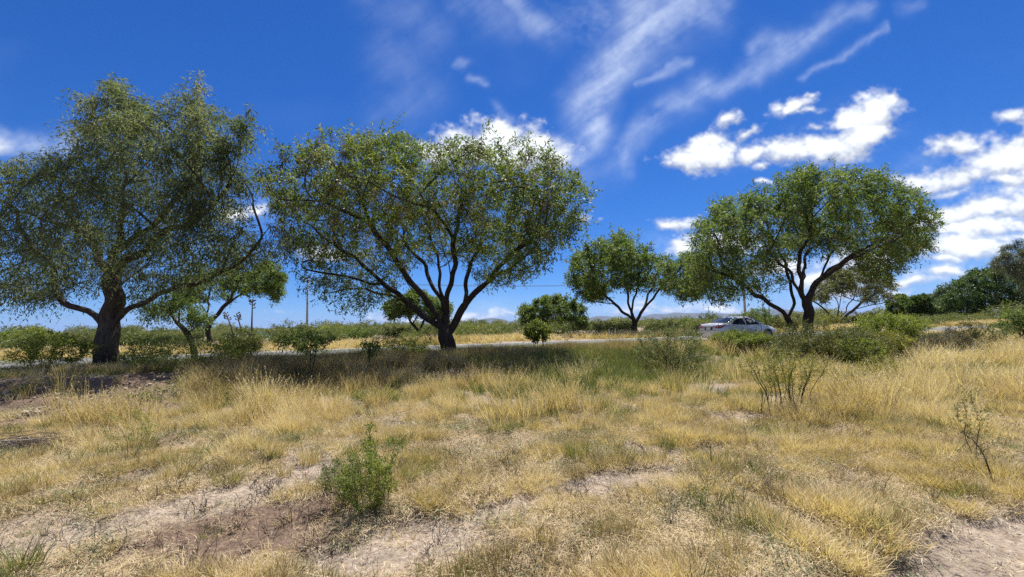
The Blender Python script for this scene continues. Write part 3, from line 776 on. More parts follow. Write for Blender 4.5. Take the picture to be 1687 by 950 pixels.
make_tree('mesquite_tree', 'slender-limbed green mesquite across the road left of the parked car', 45,
    [[(1047, 552), (1046, 538), (1043, 524), (1015, 505, -.3), (992, 478, -.6), (970, 450, -.8)],
     [(1044, 527), (1036, 500, .6), (1030, 460, 1.0), (1022, 425, 1.2)],
     [(1046, 532), (1060, 510, -.2), (1080, 485, -.5), (1105, 455, -.8), (1130, 435, -1)],
     [(1040, 515), (1050, 470, -1.5), (1060, 430, -2)], [(1060, 508), (1075, 470, 1.5), (1090, 435, 2)]],
    [(928, 448), (945, 425), (968, 402), (1005, 394), (1018, 386), (1052, 402), (1090, 414), (1132, 412), (1160, 428), (1168, 468), (1156, 506), (1120, 500), (1090, 482), (1052, 490), (1012, 484), (988, 502), (960, 500), (936, 475)],
    .27, leaf_far, bark_dark, n_attr=2000, step=.34, infl=2.6, kill=.62, att_low=.3, att_in=.7, shell_w=.6, clump_w=.6, sprigs=50, sprig_len=1.4, n_sec=16, sec_len=3.5, n_leaves=52000, ll=.26, lw=.09, droop=.3, spray_len=.6, n_leaf=8, seed=12, thin_low=.3, inset=.5, rag=2.2, clump=1.8, gaps=.3, limb_min=.07, r_tip=.012)

make_tree('mesquite_tree', 'dense low-crowned tree half hidden behind the trunk of the middle mesquite', 50,
    [[(697, 556), (686, 542), (676, 528), (668, 508), (660, 498)], [(690, 548), (698, 530), (704, 510)], [(680, 534), (690, 515, 1.2), (695, 500, 1.4)]],
    [(630, 508), (648, 490), (690, 478), (738, 488), (750, 508), (738, 528), (710, 535), (670, 525), (640, 528)],
    .25, leaf_far, bark_dark, n_attr=600, step=.4, infl=3, kill=.8, n_leaves=24000, ll=.26, lw=.09, spray_len=.6, n_leaf=8, seed=14, thin_low=.2, inset=.2, rag=1.2, clump=2.2, r_tip=.012, limb_min=.07, depth=.4)

make_tree('round_tree', 'round dense green tree with low skirts beyond the road centre', 55,
    [[(912, 550), (910, 535), (905, 515), (895, 500)], [(911, 545), (930, 525, .5), (945, 508, .8)], [(910, 545), (885, 525, -.5), (872, 510, -.6)], [(910, 540), (915, 515, -1.2), (918, 500, -1.6)], [(910, 540), (900, 515, 1.6), (905, 500, 2)]],
    [(850, 522), (858, 502), (880, 490), (912, 484), (945, 490), (966, 505), (974, 528), (960, 545), (925, 546), (880, 548), (856, 542)],
    .2, leaf_far, bark_dark, n_attr=700, step=.4, infl=3, kill=.8, n_leaves=34000, ll=.26, lw=.095, spray_len=.6, n_leaf=8, seed=16, thin_low=.1, inset=.2, rag=.8, clump=1.4, clump_w=.5, r_tip=.012, limb_min=.08, depth=.45, gaps=.08)

make_tree('mesquite_tree', 'dark tree across the road showing below the long right limb of the grey-green tree', 36,
    [[(346, 572), (345, 548), (343, 530), (334, 505), (322, 482), (310, 465)], [(344, 532), (362, 515, .2), (384, 490, .4), (410, 478, .5), (440, 470, .5)], [(340, 520), (345, 490, 1.2), (350, 460, 1.6)], [(375, 500, .3), (392, 470, -1), (400, 445, -1.4)]],
    [(268, 500), (285, 470), (330, 445), (380, 436), (440, 428), (468, 448), (474, 480), (458, 502), (425, 495), (392, 482), (372, 490), (350, 478), (318, 492), (300, 512), (280, 512)],
    .2, leaf_far, bark_dark, n_attr=800, step=.33, infl=2.6, kill=.65, n_leaves=30000, ll=.2, lw=.07, spray_len=.45, n_leaf=8, seed=18, thin_low=.2, r_tip=.01, limb_min=.06)

make_tree('small_mesquite', 'small leaning sapling tree with a bent bare stem right of the stout trunk', 19,
    [[(322, 580), (318, 563), (308, 548), (296, 532), (288, 520), (262, 508), (240, 500)], [(296, 532), (293, 515), (300, 495, .2)], [(310, 550), (325, 535, -.2), (345, 528, -.3)]],
    [(232, 500), (258, 492), (300, 480), (322, 500), (350, 515), (352, 535), (320, 535), (290, 530), (268, 538), (240, 530)],
    .12, leaf_far, bark_grey, n_attr=320, step=.2, infl=1.5, kill=.4, n_leaves=6000, ll=.12, lw=.04, spray_len=.4, n_leaf=8, seed=19, thin_low=.1, inset=.05, rag=.5, r_tip=.006, limb_min=.03, droop=.4)

make_tree('thorn_tree', 'thin brownish open-crowned tree behind the twin-trunked mesquite', 55,
    [[(1382, 552), (1380, 538), (1377, 525), (1355, 508), (1338, 492)], [(1378, 528), (1384, 500), (1388, 470)], [(1380, 534), (1405, 510), (1438, 485), (1455, 475)], [(1380, 530), (1400, 500, 1.5), (1415, 470, 2)]],
    [(1330, 492), (1342, 465), (1382, 444), (1424, 439), (1465, 453), (1484, 475), (1468, 498), (1432, 502), (1400, 488), (1362, 500)],
    .22, leaf_olive, bark_grey, n_attr=1300, step=.34, infl=2.6, kill=.62, n_sec=16, sec_len=3.5, n_leaves=24000, ll=.24, lw=.075, spray_len=.6, n_leaf=8, seed=21, thin_low=.3, r_tip=.012, limb_min=.08)

grove = 'dark trees grouped beyond the road at right'
make_tree('shade_tree', 'huge dark domed tree, broadest of the far right group', 85,
    [[(1628, 538), (1628, 520), (1625, 500), (1610, 480)], [(1628, 522), (1650, 505), (1670, 485)], [(1628, 525), (1600, 505), (1575, 490)], [(1627, 515), (1640, 490, 3), (1640, 470, 4)], [(1627, 515), (1640, 490, -3), (1640, 470, -4)]],
    [(1532, 505), (1545, 478), (1588, 450), (1630, 438), (1682, 442), (1730, 450), (1742, 515), (1690, 530), (1640, 520), (1600, 532), (1548, 530)],
    .5, leaf_dark, bark_dark, n_attr=1600, step=.55, infl=4, kill=1.0, n_leaves=60000, ll=.42, lw=.15, spray_len=.9, n_leaf=8, seed=24, thin_low=.1, inset=.3, rag=1.0, clump=1.6, clump_w=.55, r_tip=.02, limb_min=.12, gaps=.0, group=grove)
make_tree('shade_tree', 'small round dark tree on a short bare trunk before the far right group', 72,
    [[(1515, 536), (1515, 524), (1514, 508), (1512, 495)], [(1515, 522), (1528, 508), (1536, 500)], [(1515, 522), (1502, 508), (1496, 500)]],
    [(1490, 508), (1500, 490), (1520, 483), (1540, 493), (1548, 512), (1530, 523), (1500, 522)],
    .17, leaf_dark, bark_dark, n_attr=420, step=.4, infl=3, kill=.8, n_leaves=17000, ll=.32, lw=.12, spray_len=.6, n_leaf=8, seed=26, thin_low=.1, inset=.2, rag=1.2, clump=2.2, r_tip=.014, limb_min=.09, gaps=.15, group=grove)
make_tree('shade_tree', 'brighter green bushy tree at the left end of the far right group', 82,
    [[(1480, 535), (1480, 522), (1478, 505), (1476, 495)], [(1480, 522), (1492, 508), (1496, 500)], [(1480, 522), (1468, 512), (1464, 505)]],
    [(1456, 510), (1466, 490), (1482, 481), (1498, 490), (1506, 512), (1490, 526), (1462, 526)],
    .17, leaf_far, bark_dark, n_attr=420, step=.45, infl=3, kill=.9, n_leaves=15000, ll=.36, lw=.13, spray_len=.6, n_leaf=8, seed=27, thin_low=.1, inset=.2, rag=1.2, clump=2.2, r_tip=.014, limb_min=.09, gaps=.15, group=grove)
make_tree('shade_tree', 'greyish tree filling the gap behind the small round dark tree', 96,
    [[(1537, 532), (1537, 520), (1535, 505), (1533, 492)], [(1537, 520), (1550, 506), (1556, 498)], [(1537, 522), (1524, 508), (1518, 498)]],
    [(1508, 510), (1520, 485), (1545, 482), (1566, 488), (1572, 512), (1560, 528), (1515, 528)],
    .22, leaf_grey, bark_dark, n_attr=420, step=.5, infl=3.5, kill=1, n_leaves=15000, ll=.42, lw=.14, spray_len=.7, n_leaf=8, seed=28, thin_low=.1, inset=.2, rag=1.2, clump=2.2, r_tip=.016, limb_min=.1, gaps=.15, group=grove)
make_tree('pepper_tree', 'grey feathery drooping tree cut by the right edge of the view', 60,
    [[(1725, 545), (1724, 520), (1720, 480), (1705, 440), (1690, 420)], [(1722, 500), (1745, 460), (1760, 430)], [(1722, 490), (1690, 465, 1), (1665, 440, 1.5)], [(1720, 470), (1715, 430, -1.5), (1720, 405, -2)]],
    [(1628, 425), (1650, 405), (1690, 392), (1750, 388), (1785, 420), (1780, 490), (1730, 512), (1690, 490), (1662, 462), (1638, 445)],
    .35, leaf_grey, bark_grey, n_attr=900, step=.45, infl=3.4, kill=.9, n_leaves=42000, ll=.3, lw=.06, spray_len=.9, n_leaf=9, seed=29, thin_low=.1, r_tip=.014, limb_min=.09, droop=.8, up_bias=-.1)

# ------------------------------------------------------------------ shrubs
def make_bush(name, label, px, pytop, Y, wpx, lmat, smat=None, n_attr=320, n_stem=7, n_leaves=6000, ll=.05, lw=.02, r_base=.02, step=.09, droop=.15, leaf_from=.25, seed=1, group=None,
              cat='shrub', spread=.12, sq=1.0, spray_len=.14, n_leaf=8, hollow=.6, depth=.9, r_tip=.0025, flat=.0, lean=0.0, pyb=None, jit=.22, ragged=.25):
    rg = np.random.default_rng(seed * 7 + 1)
    smat = smat or twig_m
    b = P(px, 500, Y); b[2] = gz1(b[0], b[1]) - .02
    top = P(px, pytop, Y)[2] - b[2]; top = max(top, .12)
    w = wpx / F * Y / 2
    # dome of attractors
    u = rg.normal(0, 1, (n_attr * 4, 3)); u /= np.linalg.norm(u, axis=1, keepdims=True); u *= (rg.random(len(u)) ** (1 / 3 * hollow))[:, None]
    lump = 1 - ragged + ragged * 2 * vnoise(u[:, 0] * 2.3 + seed * 3.1, u[:, 2] * 2.3 + u[:, 1] * 1.9, seed)
    A = np.stack([u[:, 0] * w * lump + lean * (u[:, 2] + 1) * w, u[:, 1] * w * depth * lump, (top * (.5 + leaf_from / 2)) + u[:, 2] * top * (.5 - leaf_from / 2) * lump], 1)
    A = A[A[:, 2] > top * .08][:n_attr]
    limbs = []
    for k in range(n_stem):
        a = rg.random() * 6.283; rr = spread * w * (.3 + rg.random())
        p0 = np.array([0, 0, 0.0]); p1 = np.array([math.cos(a) * rr, math.sin(a) * rr, .03 * top])
        a2 = a + rg.normal(0, .4); q = w * (.25 + .45 * rg.random())
        p2 = np.array([math.cos(a2) * q * .7, math.sin(a2) * q * .7, top * (leaf_from * .55 + .08)])
        p3 = np.array([math.cos(a2) * q, math.sin(a2) * q, top * (leaf_from * .8 + .2)])
        limbs.append((np.array([p0, p1, p2, p3]), None))
    nodes, par = [np.zeros(3)], [-1]
    for pts, _ in limbs:
        seg = np.linalg.norm(np.diff(pts, axis=0), axis=1); cum = np.concatenate([[0], np.cumsum(seg)]); n = max(3, int(cum[-1] / step) + 1)
        t = np.linspace(0, cum[-1], n); q = np.stack([np.interp(t, cum, pts[:, i]) for i in range(3)], 1)[1:]
        q += rg.normal(0, step * .12, q.shape); p0 = 0
        for p in q: nodes.append(p); par.append(p0); p0 = len(nodes) - 1
    NP, par = colonize(nodes, par, A, step, step * 12, step * 2.0, 60, (0, 0, .15), jit=jit, rg=rg)
    rad, cnt = radii(par, r_tip, r_base); rad[0] = rad[1] if len(rad) > 1 else r_base
    chs = chains(par, rad)
    root = empty(name, b, label, cat, group)
    q = bark_tubes(NP, chs, rad, lambda i: True, 3, 6)
    link('stems', mesh_np('stems', q[0], [q[1], q[2]], smat, smooth=True), root)
    tw = np.where((cnt <= 4) & (NP[:, 2] > top * leaf_from * .75))[0]; tw = tw[par[tw] >= 0]
    if len(tw) and n_leaves:
        pos = NP[tw]; dr = NP[tw] - NP[par[tw]]; dr /= np.linalg.norm(dr, axis=1, keepdims=True) + 1e-9
        pick = rg.integers(0, len(tw), n_leaves // n_leaf)
        clv = np.clip(vnoise(pos[:, 0] / (w * .35) + 3, pos[:, 2] / (w * .35) + pos[:, 1] / w, seed) + rg.normal(0, .12, len(pos)), 0, 1)
        bb = pos[pick] + rg.normal(0, step * .35, (len(pick), 3)); dd = dr[pick] + rg.normal(0, .5, (len(pick), 3)); dd[:, 2] += .25
        dd[:, 2] *= (1 - flat)
        dd /= np.linalg.norm(dd, axis=1, keepdims=True) + 1e-9
        V, f, rn = spray_leaves(bb, dd, clv[pick], n_leaf, spray_len, ll, lw, droop, rg)
        link('foliage', mesh_np('foliage', V, [f], lmat, {'rnd': rn}), root)
    return root

dark_twig = bark_mat('dark_twig', (.022, .016, .014), (.085, .06, .052), 40)
B = make_bush
# near ground
B('green_shrub', 'small bright green leafy shrub alone on the bare soil in front', 610, 730, 3.95, 108, leaf_bright, n_attr=520, n_stem=17, n_leaves=7600, ll=.017, lw=.009, r_base=.008, step=.03, leaf_from=.12, seed=3, spray_len=.06, r_tip=.0012, sq=1, ragged=.6, hollow=1.1, spread=.35)
B('green_shrub', 'lower dull green shrub touching the bright shrub on its left', 568, 742, 4.25, 64, leaf_creo, n_attr=240, n_stem=8, n_leaves=4200, ll=.018, lw=.007, r_base=.006, step=.032, leaf_from=.15, seed=4, spray_len=.07, r_tip=.0012, ragged=.5)
B('weed_shoot', 'slim upright green shoot rising behind the bright front shrub', 612, 692, 4.5, 15, leaf_bright, n_attr=70, n_stem=3, n_leaves=700, ll=.03, lw=.011, r_base=.005, step=.035, leaf_from=.3, seed=5, spray_len=.06, r_tip=.0015, cat='plant')
B('twiggy_shrub', 'open shrub of dark crooked stems with thin yellow-green tips in golden grass', 1285, 572, 7.6, 142, leaf_yellow, dark_twig, n_attr=700, n_stem=30, n_leaves=9000, ll=.024, lw=.011, r_base=.024, step=.055, leaf_from=.45, seed=6, spray_len=.10, r_tip=.0026, spread=.5, ragged=.3, hollow=.8, jit=.35)
B('creosote_bush', 'loose feathery grey-green bush left of the parked car', 1102, 540, 13.2, 104, leaf_creo, dark_twig, n_attr=520, n_stem=16, n_leaves=13000, ll=.05, lw=.017, r_base=.035, step=.09, leaf_from=.18, seed=7, spray_len=.22, r_tip=.003, ragged=.45, spread=.3)
B('green_bush', 'flat-topped fresh green bush hiding the side of the parked car', 1216, 545, 17.5, 88, leaf_bright, n_attr=420, n_stem=10, n_leaves=13000, ll=.07, lw=.028, r_base=.03, step=.11, leaf_from=.3, seed=8, spray_len=.25, flat=.4, ragged=.3)
B('brown_bush', 'dry purplish-brown twiggy bush at the nose of the parked car', 1285, 545, 17.0, 74, leaf_olive, dark_twig, n_attr=420, n_stem=14, n_leaves=2600, ll=.05, lw=.02, r_base=.03, step=.09, leaf_from=.2, seed=9, spray_len=.2)
bl = 'bushes massed under the twin-trunked mesquite'
B('olive_bush', 'big olive bush at the foot of the twin trunks', 1342, 536, 15.5, 130, leaf_olive, dark_twig, n_attr=620, n_stem=16, n_leaves=17000, ll=.06, lw=.022, r_base=.05, step=.11, leaf_from=.15, seed=10, spray_len=.25, group=bl, ragged=.35)
B('olive_bush', 'shadowed olive bush right of the twin trunks', 1392, 545, 14.2, 110, leaf_olive, dark_twig, n_attr=520, n_stem=14, n_leaves=14000, ll=.055, lw=.02, r_base=.04, step=.1, leaf_from=.12, seed=11, spray_len=.22, group=bl, ragged=.35)
B('green_bush', 'vivid green low bush in front of the olive bushes', 1412, 556, 13.6, 62, leaf_bright, n_attr=300, n_stem=9, n_leaves=9000, ll=.055, lw=.022, r_base=.025, step=.09, leaf_from=.1, seed=12, spray_len=.2, group=bl, flat=.3)
B('green_bush', 'tallest green bush at the right end of the bush mass', 1462, 518, 16.0, 100, leaf_bright, dark_twig, n_attr=460, n_stem=11, n_leaves=15000, ll=.075, lw=.03, r_base=.04, step=.12, leaf_from=.35, seed=13, spray_len=.28, flat=.45, ragged=.4, group=bl)
B('green_bush', 'pale green bush with a dark bare underside at the right edge of the bush mass', 1452, 548, 14.8, 84, leaf_yellow, dark_twig, n_attr=360, n_stem=11, n_leaves=8500, ll=.055, lw=.02, r_base=.03, step=.1, leaf_from=.45, seed=14, spray_len=.2, group=bl, flat=.3)
B('weed_bush', 'thin yellowish weed bush standing in grass before the bush mass', 1440, 585, 10.5, 70, leaf_yellow, n_attr=200, n_stem=9, n_leaves=2600, ll=.04, lw=.014, r_base=.012, step=.08, leaf_from=.2, seed=15, spray_len=.16)
B('creosote_bush', 'fan-shaped open bush with dark stems by the road at far right', 1606, 529, 20, 82, leaf_creo, dark_twig, n_attr=380, n_stem=18, n_leaves=6500, ll=.06, lw=.022, r_base=.035, step=.1, leaf_from=.25, seed=16, spray_len=.22, ragged=.35)
B('green_bush', 'dark green leafy bush cut by the right edge beside the road', 1692, 512, 21, 76, leaf_far, dark_twig, n_attr=360, n_stem=9, n_leaves=11000, ll=.085, lw=.035, r_base=.035, step=.13, leaf_from=.2, seed=17, spray_len=.3, flat=.3)
# along the bank
B('green_bush', 'wind-blown dark green bush on the bank left of the stout trunk', 92, 548, 14.6, 106, leaf_bright, dark_twig, n_attr=460, n_stem=11, n_leaves=8500, ll=.065, lw=.026, r_base=.03, step=.1, leaf_from=.1, seed=18, spray_len=.25, flat=.4, ragged=.45)
B('green_bush', 'spreading green bush in the shade right of the stout trunk', 338, 556, 13.8, 150, leaf_bright, dark_twig, n_attr=520, n_stem=12, n_leaves=6500, ll=.06, lw=.023, r_base=.03, step=.1, leaf_from=.12, seed=19, spray_len=.26, flat=.5, ragged=.5)
B('green_bush', 'small dark bush at the right foot of the stout trunk', 245, 556, 15.6, 66, leaf_far, dark_twig, n_attr=260, n_stem=8, n_leaves=4600, ll=.06, lw=.024, r_base=.025, step=.1, leaf_from=.12, seed=20, spray_len=.22, flat=.35)
B('green_bush', 'fresh yellow-green bush overlapping the road left of the grass bank', 395, 556, 16.4, 72, leaf_yellow, n_attr=280, n_stem=8, n_leaves=7000, ll=.065, lw=.025, r_base=.02, step=.1, leaf_from=.3, seed=21, spray_len=.24, flat=.45)
B('sapling', 'young sapling of two thin stems with drooping leaves over the grey road', 506, 541, 12.0, 86, leaf_far, dark_twig, n_attr=240, n_stem=2, n_leaves=2600, ll=.085, lw=.03, r_base=.022, step=.09, leaf_from=.62, seed=22, spray_len=.2, droop=.6, spread=.25, flat=.3, cat='sapling')
B('sapling', 'leggy sapling with few drooping leaves left of the middle trunk', 612, 556, 13.0, 40, leaf_far, dark_twig, n_attr=110, n_stem=2, n_leaves=900, ll=.08, lw=.03, r_base=.014, step=.09, leaf_from=.5, seed=23, spray_len=.2, droop=.6, spread=.2, cat='sapling')
B('green_bush', 'soft light green bush at the foot of the middle trunk', 672, 556, 17.0, 86, leaf_bright, n_attr=320, n_stem=9, n_leaves=6000, ll=.06, lw=.022, r_base=.02, step=.1, leaf_from=.2, seed=24, spray_len=.26, flat=.3, ragged=.5)
B('sapling', 'round-headed sapling on bare forked stems right of the middle trunk', 884, 531, 17.4, 42, leaf_bright, dark_twig, n_attr=230, n_stem=3, n_leaves=5200, ll=.085, lw=.036, r_base=.03, step=.09, leaf_from=.38, seed=25, spray_len=.2, spread=.25, cat='sapling')
B('green_weed', 'light green weed clump at the grass edge below the middle scarp', 625, 642, 9.6, 74, leaf_yellow, n_attr=220, n_stem=12, n_leaves=3800, ll=.045, lw=.013, r_base=.008, step=.06, leaf_from=.1, seed=26, spray_len=.14, cat='weed')
B('seedling', 'dark leafless seedling stem in tall grass below the shaded bank', 419, 668, 7.9, 22, leaf_creo, dark_twig, n_attr=70, n_stem=1, n_leaves=160, ll=.02, lw=.008, r_base=.016, step=.05, leaf_from=.35, seed=27, spray_len=.1, cat='seedling')
B('seedling', 'thin branching green seedling in golden grass at lower left', 226, 668, 5.6, 70, leaf_bright, None, n_attr=150, n_stem=4, n_leaves=1500, ll=.02, lw=.007, r_base=.0045, r_tip=.0012, step=.045, leaf_from=.3, seed=28, spray_len=.08, cat='seedling')
B('thorn_shoot', 'little thorny shoot with grey-green leaves above the golden grass at right', 1578, 640, 5.2, 44, leaf_creo, dark_twig, n_attr=130, n_stem=2, n_leaves=900, ll=.022, lw=.008, r_base=.008, step=.04, leaf_from=.2, seed=29, spray_len=.07, r_tip=.0014, cat='shoot', spread=.05)
B('weed_stalk', 'tall sparse weed stalks in the grass right of the twiggy shrub', 1378, 596, 8.6, 50, leaf_creo, n_attr=110, n_stem=6, n_leaves=700, ll=.03, lw=.01, r_base=.007, step=.06, leaf_from=.3, seed=30, spray_len=.1, cat='weed')
# beyond the road
ac = 'bushes on the far side of the road'
for (lab, px, pt, Y, w, lm, sd) in [
        ('rounded bright bush across the road behind the left bank', 52, 537, 33, 92, leaf_bright, 41), ('olive bush across the road between left edge and trunk', 128, 551, 38, 60, leaf_olive, 42),
        ('grey-green scrub bush beside the agave', 482, 530, 44, 74, leaf_creo, 43), ('green bush just right of the pale pole', 545, 535, 46, 70, leaf_bright, 44), ('dark bush across the road under the hanging branches', 590, 538, 47, 56, leaf_far, 45),
        ('leafy green bush framed right of the middle trunk', 764, 533, 52, 40, leaf_bright, 46), ('olive bush between the middle trunk and the round tree', 822, 536, 54, 50, leaf_olive, 47), ('dark bush in the scrub just left of the parked car', 1136, 525, 56, 36, leaf_far, 48),
        ('thin-leaved bush rising behind the parked car roof', 1240, 506, 40, 58, leaf_far, 49), ('bush spilling behind the bonnet of the parked car', 1290, 518, 42, 56, leaf_olive, 50), ('bush across the road right of the twin trunks', 1358, 518, 50, 46, leaf_yellow, 51),
        ('bush at the foot of the brownish open tree', 1425, 516, 52, 60, leaf_olive, 52), ('scrub bush right of the slender tree', 1085, 528, 50, 46, leaf_creo, 53), ('low bush before the dark domed tree', 1590, 520, 70, 46, leaf_olive, 54), ('low grey bush under the dark domed tree edge', 1560, 520, 76, 36, leaf_creo, 55)]:
    B('scrub_bush', lab, px, pt, Y, w, lm, dark_twig, n_attr=160, n_stem=7, n_leaves=4200, ll=.16, lw=.06, r_base=.04, step=.25, leaf_from=.08, seed=sd, spray_len=.4, r_tip=.006, group=ac, cat='bush')

# bare arched thorny stem in the right foreground
rg = np.random.default_rng(5)
pts = [P(1636, 793, 4.35), P(1628, 768, 4.4), P(1618, 744, 4.5), P(1603, 724, 4.6), P(1582, 711, 4.75)]
bz = P(1636, 793, 4.35); bz[2] = gz1(bz[0], bz[1]); pts[0] = bz
up_fix = max(0, bz[2] + .05 - pts[1][2])
rt = empty('thorny_stem', bz, 'bare arched black thorny stem leaning over the golden grass at right', 'stem')
loc = np.array(pts) - bz; loc[1:, 2] += up_fix
t = np.linspace(0, 4, 22); cur = np.stack([np.interp(t, range(5), loc[:, k]) for k in range(3)], 1)
cur[1:-1] = (cur[1:-1] * 2 + cur[:-2] + cur[2:]) / 4
mb = MB().tube(cur, np.linspace(.0075, .0035, 22), 6); mb.build('stem', dark_twig, rt, True)
th = MB()
for k in range(46):
    i = rg.integers(1, 21); d = rg.normal(0, 1, 3); d /= np.linalg.norm(d)
    th.tube([cur[i], cur[i] + d * rg.uniform(.02, .07)], [.0025, .0008], 3)
tho = th.build('thorns', dark_twig, rt); tho['kind'] = 'stuff'

# ------------------------------------------------------------------ grass and scrub
def tuft(name, mat, n, Rr, h, w, lean=.35, curl=.5, seed=0, heads=0, hvar=.5, coll=None, extra=None):
    rg = np.random.default_rng(seed)
    a = rg.random(n) * 6.283; r = Rr * np.sqrt(rg.random(n))
    b = np.stack([np.cos(a) * r, np.sin(a) * r, -.02 + 0 * r], 1)
    az = a + rg.normal(0, .9, n); L = h * (1 - hvar + hvar * 1.4 * rg.random(n)); le = lean * (.3 + 1.1 * rg.random(n))
    dirv = np.stack([np.cos(az), np.sin(az), 0 * az], 1); sidev = np.stack([-np.sin(az), np.cos(az), 0 * az], 1)
    tw = rg.normal(0, .8, n); sidev = sidev * np.cos(tw)[:, None] + dirv * np.sin(tw)[:, None]
    cu = curl * (.2 + rg.random(n))
    def pt(t): return b + dirv * (L * (le * t + cu * t * t * .6))[:, None] + np.array([0, 0, 1.0]) * (L * t * (1 - .28 * (le + cu * t)) )[:, None]
    ww = (w * (.6 + .8 * rg.random(n)))[:, None] / 2
    p0, p1, p2 = pt(0), pt(.55), pt(1.0)
    V = np.stack([p0 - sidev * ww, p0 + sidev * ww, p1 - sidev * ww * .8, p1 + sidev * ww * .8, p2], 1).reshape(-1, 3)
    k = np.arange(n)[:, None] * 5
    q = k + np.array([[0, 1, 3, 2]]); t3 = k + np.array([[2, 3, 4]])
    rn = np.repeat(rg.random(n), 5)
    Qs, Ts, Vs, Rs = [q], [t3], [V], [rn]; off = len(V)
    if heads:
        nh = int(n * heads); sel = rg.choice(n, nh, False)
        tip = p2[sel]; dd = (p2 - p1)[sel]; dd /= np.linalg.norm(dd, axis=1, keepdims=True)
        for j in range(4):
            s = rg.normal(0, 1, (nh, 3)); s -= dd * (s * dd).sum(1, keepdims=True); s /= np.linalg.norm(s, axis=1, keepdims=True)
            c = tip - dd * h * .05 * j; e = c + dd * h * .05 + s * h * .035; mdl = np.cross(dd, s) * w * .9
            vv = np.stack([c - mdl * .5, c + mdl * .5, e], 1).reshape(-1, 3)
            Vs.append(vv); Ts.append(np.arange(nh)[:, None] * 3 + np.array([[0, 1, 2]]) + off); Rs.append(np.repeat(.6 + .4 * rg.random(nh), 3)); off += len(vv)
    me = mesh_np(name, np.concatenate(Vs), [np.concatenate(Qs), np.concatenate(Ts)], mat, {'rnd': np.concatenate(Rs)})
    o = bpy.data.objects.new(name, me)
    if coll: coll.objects.link(o)
    return o

def litter(name, mat, n, Rr, L, w, seed, coll):
    rg = np.random.default_rng(seed)
    c = np.stack([rg.normal(0, Rr * .6, n), rg.normal(0, Rr * .6, n), rg.uniform(.004, .03, n)], 1)
    a = rg.random(n) * 6.283; d = np.stack([np.cos(a), np.sin(a), rg.normal(0, .16, n)], 1) * (L * (.4 + rg.random(n)))[:, None] / 2
    s = np.stack([-np.sin(a), np.cos(a), 0 * a], 1) * w / 2
    bend = np.stack([-np.sin(a), np.cos(a), 0 * a], 1) * (L * .15 * rg.normal(0, 1, n))[:, None] + np.array([0, 0, .01])
    V = np.stack([c - d - s, c - d + s, c + bend + s, c + bend - s, c + d], 1).reshape(-1, 3)
    k = np.arange(n)[:, None] * 5
    me = mesh_np(name, V, [k + np.array([[0, 1, 2, 3]]), k + np.array([[3, 2, 4]])], mat, {'rnd': np.repeat(rg.random(n), 5)})
    o = bpy.data.objects.new(name, me); coll.objects.link(o); return o

def weed(name, mat, Rr, h, n, ll, lw, seed, coll):
    rg = np.random.default_rng(seed)
    b = np.stack([rg.normal(0, Rr * .5, n), rg.normal(0, Rr * .5, n), np.zeros(n)], 1)
    d = b * 2.0 / Rr * .5 + rg.normal(0, .3, (n, 3)); d[:, 2] = .7 + .4 * rg.random(n); d /= np.linalg.norm(d, axis=1, keepdims=True)
    V, f, rn = spray_leaves(b, d, rg.random(n), 9, h, ll, lw, .15, rg)
    me = mesh_np(name, V, [f], mat, {'rnd': rn}); o = bpy.data.objects.new(name, me); coll.objects.link(o); return o

def twigs(name, mat, n, h, seed, coll):
    rg = np.random.default_rng(seed); mb = MB()
    for k in range(n):
        p = np.array([rg.normal(0, .05), rg.normal(0, .05), -.01]); pts = [p]; d = np.array([rg.normal(0, .5), rg.normal(0, .5), 1.0])
        for j in range(4):
            d = d + rg.normal(0, .35, 3); d /= np.linalg.norm(d); pts.append(pts[-1] + d * h / 4 * rg.uniform(.6, 1.2))
        mb.tube(pts, np.linspace(.003, .001, 5), 3)
        i = rg.integers(1, 4); q = pts[i]; d2 = rg.normal(0, .7, 3); d2[2] = abs(d2[2]); mb.tube([q, q + d2 * h * .2, q + d2 * h * .35 + rg.normal(0, .02, 3)], [.002, .0015, .0008], 3)
    me = bpy.data.meshes.new(name); me.from_pydata(mb.V, [], mb.Fc); me.materials.append(mat)
    o = bpy.data.objects.new(name, me); coll.objects.link(o); return o

